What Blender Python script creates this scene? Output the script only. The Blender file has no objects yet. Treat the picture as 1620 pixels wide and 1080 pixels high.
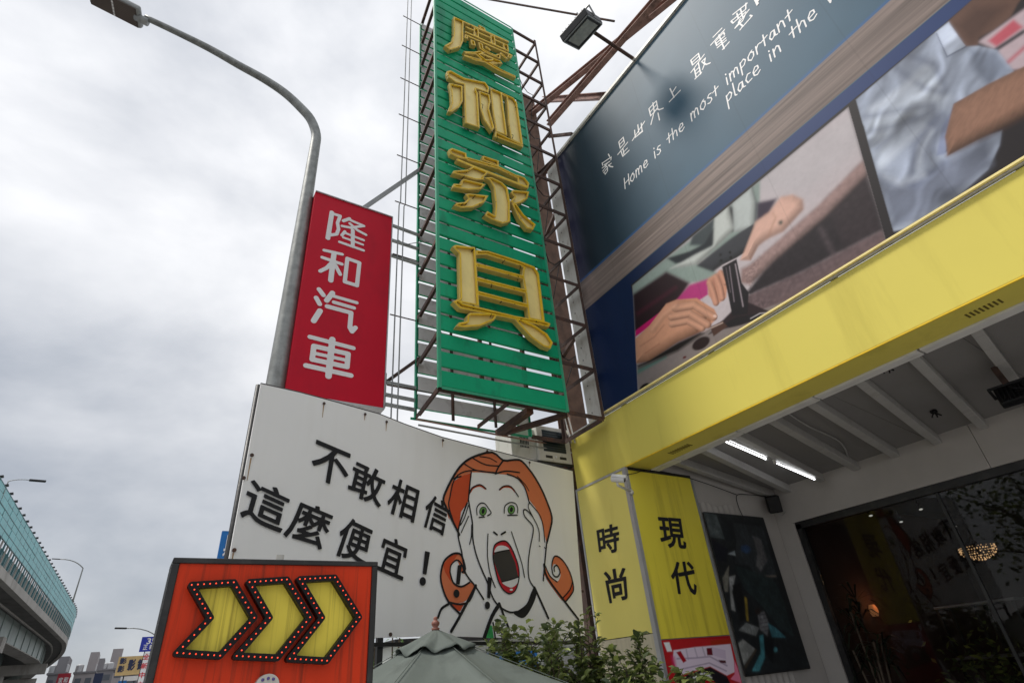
import bpy, math, random
import numpy as np
from mathutils import Vector, Matrix
from mathutils.geometry import tessellate_polygon

random.seed(7)
SC = bpy.context.scene
COL = SC.collection
rad = math.radians

# ---------------------------------------------------------------- camera, sky, sun, exposure
FPX = 861.35
ROT = np.array([[0.84842928, -0.52313804, -0.08058752],
                [0.21594045, 0.48110004, -0.84965432],
                [0.48325716, 0.7034695, 0.52114603]])      # columns: world X (into shops), Y (along street), Z in camera axes
EYE = np.array([0.0, 0.0, 1.6])
cam = bpy.data.cameras.new('camera')
cam.sensor_width = 36.0
cam.lens = 36.0 * FPX / 1620.0
cam.clip_start = 0.05
cam.clip_end = 5000
camo = bpy.data.objects.new('camera', cam)
COL.objects.link(camo)
rx, ry, rz = ROT[0], -ROT[1], -ROT[2]
camo.matrix_world = Matrix(((rx[0], ry[0], rz[0], EYE[0]), (rx[1], ry[1], rz[1], EYE[1]), (rx[2], ry[2], rz[2], EYE[2]), (0, 0, 0, 1)))
SC.camera = camo

SUN_DIR = Vector((0.85, -0.42, -1.62)).normalized()          # the way the light travels
sun = bpy.data.lights.new('sun', 'SUN')
sun.energy = 1.5
sun.angle = rad(11)
sun.color = (1.0, 0.95, 0.88)
suno = bpy.data.objects.new('sun', sun)
COL.objects.link(suno)
suno.rotation_euler = SUN_DIR.to_track_quat('-Z', 'Y').to_euler()
suno.location = (-10, 8, 30)

world = bpy.data.worlds.new('World')
SC.world = world
world.use_nodes = True
wn = world.node_tree.nodes
wl = world.node_tree.links
wn.clear()
w_out = wn.new('ShaderNodeOutputWorld')
w_bg = wn.new('ShaderNodeBackground')
w_sky = wn.new('ShaderNodeTexSky')
w_sky.sky_type = 'NISHITA'
w_sky.sun_disc = False
w_sky.sun_elevation = math.asin(-SUN_DIR.z)
w_sky.sun_rotation = math.atan2(-SUN_DIR.x, -SUN_DIR.y)
w_bg.inputs['Strength'].default_value = 0.1
w_tc = wn.new('ShaderNodeTexCoord')
w_map = wn.new('ShaderNodeMapping')
w_map.inputs['Scale'].default_value = (1.0, 1.0, 1.7)
w_map.inputs['Location'].default_value = (3.1, 1.7, 0.4)
w_n1 = wn.new('ShaderNodeTexNoise')
w_n1.inputs['Scale'].default_value = 1.9
w_n1.inputs['Detail'].default_value = 7
w_n1.inputs['Roughness'].default_value = 0.52
w_n1.inputs['Distortion'].default_value = 0.15
w_ramp = wn.new('ShaderNodeValToRGB')
w_ramp.color_ramp.elements[0].position = 0.34
w_ramp.color_ramp.elements[0].color = (2.55, 2.72, 3.02, 1)
w_ramp.color_ramp.elements[1].position = 0.64
w_ramp.color_ramp.elements[1].color = (5.6, 5.6, 5.65, 1)
# an overcast sky is brighter overhead than at the horizon
w_sep = wn.new('ShaderNodeSeparateXYZ')
w_mr = wn.new('ShaderNodeMapRange')
w_mr.inputs['From Min'].default_value = 0.0
w_mr.inputs['From Max'].default_value = 0.9
w_mr.inputs['To Min'].default_value = 0.78
w_mr.inputs['To Max'].default_value = 1.1
w_mul = wn.new('ShaderNodeVectorMath')
w_mul.operation = 'SCALE'
w_mix = wn.new('ShaderNodeMix')
w_mix.data_type = 'RGBA'
w_mix.inputs['Factor'].default_value = 0.93
wl.new(w_tc.outputs['Generated'], w_map.inputs['Vector'])
wl.new(w_map.outputs['Vector'], w_n1.inputs['Vector'])
wl.new(w_n1.outputs['Fac'], w_ramp.inputs['Fac'])
wl.new(w_tc.outputs['Generated'], w_sep.inputs['Vector'])
wl.new(w_sep.outputs['Z'], w_mr.inputs['Value'])
wl.new(w_ramp.outputs['Color'], w_mul.inputs[0])
wl.new(w_mr.outputs['Result'], w_mul.inputs['Scale'])
wl.new(w_sky.outputs['Color'], w_mix.inputs['A'])
wl.new(w_mul.outputs['Vector'], w_mix.inputs['B'])
wl.new(w_mix.outputs['Result'], w_bg.inputs['Color'])
wl.new(w_bg.outputs['Background'], w_out.inputs['Surface'])

SC.view_settings.view_transform = 'Standard'
SC.view_settings.look = 'None'
SC.view_settings.gamma = 1.0
SC.view_settings.use_curve_mapping = False
SC.view_settings.exposure = 0.92
SC.render.engine = 'CYCLES'
SC.cycles.max_bounces = 8
SC.cycles.use_denoising = True

# ---------------------------------------------------------------- geometry helpers
def ray(px, py):
    return ROT.T @ np.array([px - 810.0, py - 540.0, FPX])
def onX(px, py, X):
    r = ray(px, py); return EYE + r * (X - EYE[0]) / r[0]
def onY(px, py, Y):
    r = ray(px, py); return EYE + r * (Y - EYE[1]) / r[1]
def onZ(px, py, Z):          # Z is above eye height
    r = ray(px, py); return EYE + r * Z / r[2]
def project(P):
    q = (np.asarray(P) - EYE) @ ROT.T
    return q[..., 0] / q[..., 2] * FPX + 810, q[..., 1] / q[..., 2] * FPX + 540

class Plane:
    """a real plane in the place; u runs to the right and v up for someone facing it, n towards them"""
    def __init__(s, p0, u, n, v=(0, 0, 1)):
        s.p = np.array(p0, float); s.n = np.array(n, float) / np.linalg.norm(n)
        s.u = np.array(u, float) / np.linalg.norm(u); s.v = np.cross(s.n, s.u)
    def hit(s, px, py, off=0.0):
        r = ray(px, py); p = s.p + s.n * off
        return EYE + r * ((p - EYE) @ s.n) / (r @ s.n)
    def uv(s, px, py, off=0.0):
        d = s.hit(px, py, off) - s.p
        return np.array([d @ s.u, d @ s.v])
    def to3(s, u, v, off=0.0):
        return s.p + s.u * u + s.v * v + s.n * off
    def scale(s, px, py):
        a = s.uv(px, py); b = s.uv(px + 2, py); c = s.uv(px, py + 2)
        return math.sqrt(abs(np.cross(b - a, c - a))) / 2

class MB:
    def __init__(s): s.V = []; s.F = []; s.M = []; s.mi = 0
    def add(s, V, F):
        o = len(s.V); s.V += [tuple(map(float, v)) for v in V]
        s.F += [tuple(i + o for i in f) for f in F]; s.M += [s.mi] * len(F); return s
    def box(s, x0, x1, y0, y1, z0, z1):
        return s.add([(x0, y0, z0), (x1, y0, z0), (x1, y1, z0), (x0, y1, z0), (x0, y0, z1), (x1, y0, z1), (x1, y1, z1), (x0, y1, z1)],
                     [(3, 2, 1, 0), (4, 5, 6, 7), (0, 1, 5, 4), (1, 2, 6, 5), (2, 3, 7, 6), (3, 0, 4, 7)])
    def bar(s, a, b, w, h=None, up=(0, 0, 1)):
        h = w if h is None else h
        a = Vector(a); b = Vector(b); d = (b - a).normalized(); up = Vector(up)
        if abs(d.dot(up)) > 0.99: up = Vector((0, 1, 0))
        x = d.cross(up).normalized(); y = x.cross(d).normalized()
        V = []
        for p in (a, b):
            for i, j in ((-1, -1), (1, -1), (1, 1), (-1, 1)): V.append(p + x * (i * w / 2) + y * (j * h / 2))
        return s.add(V, [(3, 2, 1, 0), (4, 5, 6, 7), (0, 1, 5, 4), (1, 2, 6, 5), (2, 3, 7, 6), (3, 0, 4, 7)])
    def angle(s, a, b, w, t, d1, d2):
        """L section: two thin flanges of width w along directions d1, d2"""
        a = Vector(a); b = Vector(b); d1 = Vector(d1).normalized(); d2 = Vector(d2).normalized()
        for e, f, k in ((d1, d2, 0.0), (d2, d1, t)):
            V = []
            for p in (a, b):
                q = p + e * k
                V += [q, q + e * (w - k), q + e * (w - k) + f * t, q + f * t]
            s.add(V, [(3, 2, 1, 0), (4, 5, 6, 7), (0, 1, 5, 4), (1, 2, 6, 5), (2, 3, 7, 6), (3, 0, 4, 7)])
        return s
    def tube(s, pts, r, n=10, cap=True):
        pts = [Vector(p) for p in pts]; rs = r if isinstance(r, (list, tuple)) else [r] * len(pts)
        o = len(s.V); ref = None; V = []; F = []
        for i, p in enumerate(pts):
            d = (pts[min(i + 1, len(pts) - 1)] - pts[max(i - 1, 0)]).normalized()
            if ref is None:
                ref = Vector((0, 0, 1)) if abs(d.z) < 0.9 else Vector((1, 0, 0))
            x = d.cross(ref).normalized(); y = x.cross(d).normalized(); ref = y
            for k in range(n):
                t = 2 * math.pi * k / n
                V.append(p + x * (math.cos(t) * rs[i]) + y * (math.sin(t) * rs[i]))
        for i in range(len(pts) - 1):
            for k in range(n):
                a = i * n + k; b = i * n + (k + 1) % n
                F.append((a, b, b + n, a + n))
        if cap:
            F.append(tuple(range(n - 1, -1, -1))); F.append(tuple(range((len(pts) - 1) * n, len(pts) * n)))
        return s.add(V, F)
    def prism(s, poly, d):
        """poly: list of 3D points (planar), extruded by vector d"""
        poly = [Vector(p) for p in poly]; d = Vector(d); n = len(poly)
        V = poly + [p + d for p in poly]
        T = tessellate_polygon([poly]); F = [tuple(t) for t in T] + [tuple(i + n for i in reversed(t)) for t in T]
        F += [(i, (i + 1) % n, (i + 1) % n + n, i + n) for i in range(n)]
        return s.add(V, F)
    def lathe(s, prof, c, axis=(0, 0, 1), n=16):
        ax = Vector(axis).normalized(); c = Vector(c)
        x = ax.orthogonal().normalized(); y = ax.cross(x)
        V = []; F = []
        for r, h in prof:
            for k in range(n):
                t = 2 * math.pi * k / n
                V.append(c + ax * h + x * (r * math.cos(t)) + y * (r * math.sin(t)))
        for i in range(len(prof) - 1):
            for k in range(n):
                a = i * n + k; b = i * n + (k + 1) % n
                F.append((a, b, b + n, a + n))
        F.append(tuple(range(n - 1, -1, -1))); F.append(tuple(range((len(prof) - 1) * n, len(prof) * n)))
        return s.add(V, F)

WLOC = {}
def tag(o, label=None, cat=None, group=None, kind=None):
    if label: o['label'] = label
    if cat: o['category'] = cat
    if group: o['group'] = group
    if kind: o['kind'] = kind
    return o
def thing(name, loc, label, cat, group=None):
    o = bpy.data.objects.new(name, None); COL.objects.link(o)
    o.empty_display_size = 0.2
    o.location = loc; WLOC[o] = np.array(loc, float)
    return tag(o, label, cat, group)
def link(name, me, world_loc, parent):
    o = bpy.data.objects.new(name, me); COL.objects.link(o)
    world_loc = np.array(world_loc, float)
    if parent is not None:
        o.parent = parent; o.location = world_loc - WLOC[parent]
    else:
        o.location = world_loc
    WLOC[o] = world_loc
    return o
def build(name, mb, mat, parent=None, smooth=False, base=False, bevel=0.0):
    V = np.array(mb.V, float); lo = V.min(0); hi = V.max(0); c = (lo + hi) / 2
    if base: c[2] = lo[2]
    me = bpy.data.meshes.new(name)
    me.from_pydata((V - c).tolist(), [], mb.F)
    for m in (mat if isinstance(mat, list) else [mat]): me.materials.append(m)
    if isinstance(mat, list): me.polygons.foreach_set('material_index', mb.M)
    if smooth: me.polygons.foreach_set('use_smooth', [True] * len(me.polygons))
    me.update()
    o = link(name, me, c, parent)
    if bevel:
        b = o.modifiers.new('bevel', 'BEVEL'); b.width = bevel; b.segments = 2; b.limit_method = 'ANGLE'
    return o
def again(o, world_loc, parent=None):
    c = o.copy(); COL.objects.link(c)
    world_loc = np.array(world_loc, float)
    c.parent = parent
    c.location = world_loc - WLOC[parent] if parent is not None else world_loc
    WLOC[c] = world_loc
    return c

# ---------------------------------------------------------------- 2-D shapes: signed distance and marching squares
def sd_poly(X, Y, P):
    P = np.asarray(P, float); n = len(P)
    d = np.full(X.shape, 1e18); s = np.ones(X.shape)
    for i in range(n):
        a = P[i]; b = P[i - 1]
        ex, ey = b[0] - a[0], b[1] - a[1]
        wx, wy = X - a[0], Y - a[1]
        t = np.clip((wx * ex + wy * ey) / max(ex * ex + ey * ey, 1e-18), 0, 1)
        bx, by = wx - ex * t, wy - ey * t
        d = np.minimum(d, bx * bx + by * by)
        c1 = Y >= a[1]; c2 = Y < b[1]; c3 = ex * wy > ey * wx
        s = np.where((c1 & c2 & c3) | (~c1 & ~c2 & ~c3), -s, s)
    return s * np.sqrt(d)
def sd_stroke(X, Y, P, w, square=False):
    d = np.full(X.shape, 1e18); P = np.asarray(P, float)
    for a, b in zip(P[:-1], P[1:]):
        ex, ey = b[0] - a[0], b[1] - a[1]
        wx, wy = X - a[0], Y - a[1]
        t = np.clip((wx * ex + wy * ey) / max(ex * ex + ey * ey, 1e-18), 0, 1)
        bx, by = wx - ex * t, wy - ey * t
        d = np.minimum(d, bx * bx + by * by)
    return np.sqrt(d) - w / 2
def sd_union(shapes, res, pad=3):
    """shapes in plane metres: ('p', pts) polygons or ('s', pts, width) strokes -> grid of distances"""
    allp = np.concatenate([np.asarray(s[1], float) for s in shapes])
    wmax = max([s[2] for s in shapes if s[0] == 's'] + [0])
    lo = allp.min(0) - wmax - pad * res; hi = allp.max(0) + wmax + pad * res
    xs = np.arange(lo[0], hi[0] + res, res); ys = np.arange(lo[1], hi[1] + res, res)
    D = np.full((len(ys), len(xs)), 1e9)
    for s in shapes:
        p = np.asarray(s[1], float); m = (s[2] if s[0] == 's' else 0) + 6 * res
        i0 = max(int((p[:, 0].min() - m - lo[0]) / res), 0); i1 = int((p[:, 0].max() + m - lo[0]) / res) + 2
        j0 = max(int((p[:, 1].min() - m - lo[1]) / res), 0); j1 = int((p[:, 1].max() + m - lo[1]) / res) + 2
        X, Y = np.meshgrid(xs[i0:i1], ys[j0:j1])
        d = sd_poly(X, Y, p) if s[0] == 'p' else sd_stroke(X, Y, p, s[2])
        D[j0:j1, i0:i1] = np.minimum(D[j0:j1, i0:i1], d)
    return xs, ys, D
def msquares(xs, ys, D):
    """region D<0 as 2-D faces plus its outline segments"""
    V = []; idx = {}; F = []; S = []
    ins = D < 0
    def corner(j, i):
        k = (j, i)
        if k not in idx: idx[k] = len(V); V.append((xs[i], ys[j]))
        return idx[k]
    def cross(j0, i0, j1, i1):
        k = (j0, i0, j1, i1) if (j0, i0) < (j1, i1) else (j1, i1, j0, i0)
        if k not in idx:
            a = D[k[0], k[1]]; b = D[k[2], k[3]]; t = a / (a - b)
            idx[k] = len(V)
            V.append((xs[k[1]] + (xs[k[3]] - xs[k[1]]) * t, ys[k[0]] + (ys[k[2]] - ys[k[0]]) * t))
        return idx[k]
    cnt = ins[:-1, :-1].astype(int) + ins[1:, :-1] + ins[:-1, 1:] + ins[1:, 1:]
    for j in range(cnt.shape[0]):
        row = cnt[j]; i = 0; nz = np.nonzero(row)[0]
        if len(nz) == 0: continue
        i = nz[0]; end = nz[-1] + 1
        while i < end:
            c = row[i]
            if c == 4:
                k = i
                while k < end and row[k] == 4: k += 1
                F.append((corner(j, i), corner(j, k), corner(j + 1, k), corner(j + 1, i))); i = k; continue
            if c:
                cs = ((j, i), (j, i + 1), (j + 1, i + 1), (j + 1, i)); poly = []; cr = []
                for q in range(4):
                    a = cs[q]; b = cs[(q + 1) % 4]
                    if ins[a]: poly.append(corner(*a))
                    if ins[a] != ins[b]:
                        x = cross(*a, *b); poly.append(x); cr.append((x, ins[a]))
                if len(poly) > 2: F.append(tuple(poly))
                if len(cr) == 2:
                    out = [x for x, o in cr if o][0]; inn = [x for x, o in cr if not o][0]
                    S.append((out, inn))
            i += 1
    return V, F, S
def flat(mb, plane, VFS, off):
    V, F, S = VFS
    mb.add([plane.to3(u, v, off) for u, v in V], F)
def solid(mb, plane, VFS, o0, o1, back=False):
    """a flat region given real thickness between offsets o0 (behind) and o1 (front)"""
    V, F, S = VFS; n = len(V)
    P = [plane.to3(u, v, o1) for u, v in V] + [plane.to3(u, v, o0) for u, v in V]
    FF = list(F) + [(b, a, a + n, b + n) for a, b in S]
    if back: FF += [tuple(i + n for i in reversed(f)) for f in F]
    mb.add(P, FF)

_glyphs = {}
def glyph(ch, weight):
    """outline of one printed character, thickened by weight, in its own 0..1 box"""
    k = (ch, weight)
    if k not in _glyphs:
        cu = bpy.data.curves.new('glyph', 'FONT'); cu.body = ch; cu.size = 1
        cu.resolution_u = 3; cu.fill_mode = 'NONE'
        o = bpy.data.objects.new('glyph', cu); COL.objects.link(o)
        bpy.context.view_layer.update()
        dg = bpy.context.evaluated_depsgraph_get(); me = o.evaluated_get(dg).to_mesh()
        P = np.array([v.co[:2] for v in me.vertices]).reshape(-1, 2); ED = [tuple(e.vertices) for e in me.edges]
        o.evaluated_get(dg).to_mesh_clear()
        bpy.data.objects.remove(o); bpy.data.curves.remove(cu)
        res = 0.011
        lo = P.min(0) - weight - 3 * res; hi = P.max(0) + weight + 3 * res
        xs = np.arange(lo[0], hi[0] + res, res); ys = np.arange(lo[1], hi[1] + res, res); X, Y = np.meshgrid(xs, ys)
        d = np.full(X.shape, 1e9); wn_ = np.zeros(X.shape, bool)
        for i, j in ED:
            A, B = P[i], P[j]; ex, ey = B - A; wx, wy = X - A[0], Y - A[1]
            t = np.clip((wx * ex + wy * ey) / max(ex * ex + ey * ey, 1e-12), 0, 1)
            d = np.minimum(d, (wx - ex * t) ** 2 + (wy - ey * t) ** 2)
            c = (A[1] > Y) != (B[1] > Y)
            with np.errstate(divide='ignore', invalid='ignore'):
                wn_ ^= c & (X < A[0] + (Y - A[1]) * ex / (ey if ey else 1e-12))
        D = np.where(wn_, -1, 1) * np.sqrt(d) - weight
        V, F, S = msquares(xs, ys, D)
        V = np.array(V); V = (V - V.min(0)) / (V.max(0) - V.min(0) + 1e-9)
        _glyphs[k] = (V, F)
    return _glyphs[k]
def put_glyph(mb, ch, plane, quad, off, weight=0.0, metres=False):
    """quad: top-left, top-right, bottom-right, bottom-left of the character's ink on the plane"""
    V, F = glyph(ch, weight)
    if not len(V): return
    q = [np.array(p) if metres else plane.uv(*p) for p in quad]
    P = []
    for x, y in V:
        uv = (q[3] * (1 - x) + q[2] * x) * (1 - y) + (q[0] * (1 - x) + q[1] * x) * y
        P.append(plane.to3(uv[0], uv[1], off))
    mb.add(P, F)

def Z(x0, y0, s):      # measured in an enlargement of the photograph: origin and magnification
    return lambda pts: [(x0 + x / s, y0 + y / s) for x, y in pts]

# ---------------------------------------------------------------- materials
def lin(c):
    return tuple(((v / 255) / 12.92 if v / 255 <= 0.04045 else ((v / 255 + 0.055) / 1.055) ** 2.4) for v in c)
_m = {}
def mat(name, col, rough=0.6, metal=0.0, var=0.12, scale=3.0, bump=0.0, bscale=40.0, dirt=None, damt=0.0, dstretch=(1, 1, 1), dscale=4.0, emit=0.0, spec=0.5, coat=0.0, d0=0.52, d1=0.72):
    """colour with broad noise variation, optional stains (own shape), fine relief"""
    if name in _m: return _m[name]
    m = bpy.data.materials.new(name); m.use_nodes = True; _m[name] = m
    nt = m.node_tree; N = nt.nodes; L = nt.links
    b = N['Principled BSDF']
    b.inputs['Roughness'].default_value = rough; b.inputs['Metallic'].default_value = metal
    b.inputs['Specular IOR Level'].default_value = spec
    if coat: b.inputs['Coat Weight'].default_value = coat
    geo = N.new('ShaderNodeNewGeometry')
    n1 = N.new('ShaderNodeTexNoise'); n1.inputs['Scale'].default_value = scale; n1.inputs['Detail'].default_value = 6
    L.new(geo.outputs['Position'], n1.inputs['Vector'])
    mr = N.new('ShaderNodeMapRange'); mr.inputs['To Min'].default_value = 1 - var; mr.inputs['To Max'].default_value = 1 + var
    mr.inputs['From Min'].default_value = 0.25; mr.inputs['From Max'].default_value = 0.75
    L.new(n1.outputs['Fac'], mr.inputs['Value'])
    sc = N.new('ShaderNodeVectorMath'); sc.operation = 'SCALE'
    sc.inputs[0].default_value = col[:3]
    L.new(mr.outputs['Result'], sc.inputs['Scale'])
    out = sc.outputs['Vector']
    if dirt is not None:
        mp = N.new('ShaderNodeMapping'); mp.inputs['Scale'].default_value = dstretch
        L.new(geo.outputs['Position'], mp.inputs['Vector'])
        n2 = N.new('ShaderNodeTexNoise'); n2.inputs['Scale'].default_value = dscale; n2.inputs['Detail'].default_value = 8; n2.inputs['Roughness'].default_value = 0.62
        L.new(mp.outputs['Vector'], n2.inputs['Vector'])
        r2 = N.new('ShaderNodeMapRange'); r2.inputs['From Min'].default_value = d0; r2.inputs['From Max'].default_value = d1
        r2.inputs['To Max'].default_value = damt
        L.new(n2.outputs['Fac'], r2.inputs['Value'])
        mx = N.new('ShaderNodeMix'); mx.data_type = 'RGBA'
        L.new(r2.outputs['Result'], mx.inputs['Factor']); L.new(out, mx.inputs['A']); mx.inputs['B'].default_value = (*dirt, 1)
        out = mx.outputs['Result']
    L.new(out, b.inputs['Base Color'])
    if bump:
        n3 = N.new('ShaderNodeTexNoise'); n3.inputs['Scale'].default_value = bscale; n3.inputs['Detail'].default_value = 5
        L.new(geo.outputs['Position'], n3.inputs['Vector'])
        bp = N.new('ShaderNodeBump'); bp.inputs['Strength'].default_value = bump; bp.inputs['Distance'].default_value = 0.02
        L.new(n3.outputs['Fac'], bp.inputs['Height']); L.new(bp.outputs['Normal'], b.inputs['Normal'])
    if emit:
        L.new(out, b.inputs['Emission Color']); b.inputs['Emission Strength'].default_value = emit
    return m
def attr_mat(name, rough=0.45, spec=0.4):
    if name in _m: return _m[name]
    m = bpy.data.materials.new(name); m.use_nodes = True; _m[name] = m
    N = m.node_tree.nodes; L = m.node_tree.links; b = N['Principled BSDF']
    a = N.new('ShaderNodeVertexColor'); a.layer_name = 'print'
    L.new(a.outputs['Color'], b.inputs['Base Color']); b.inputs['Roughness'].default_value = rough
    b.inputs['Specular IOR Level'].default_value = spec
    return m
STREAK = (6, 6, 0.35)
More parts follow.
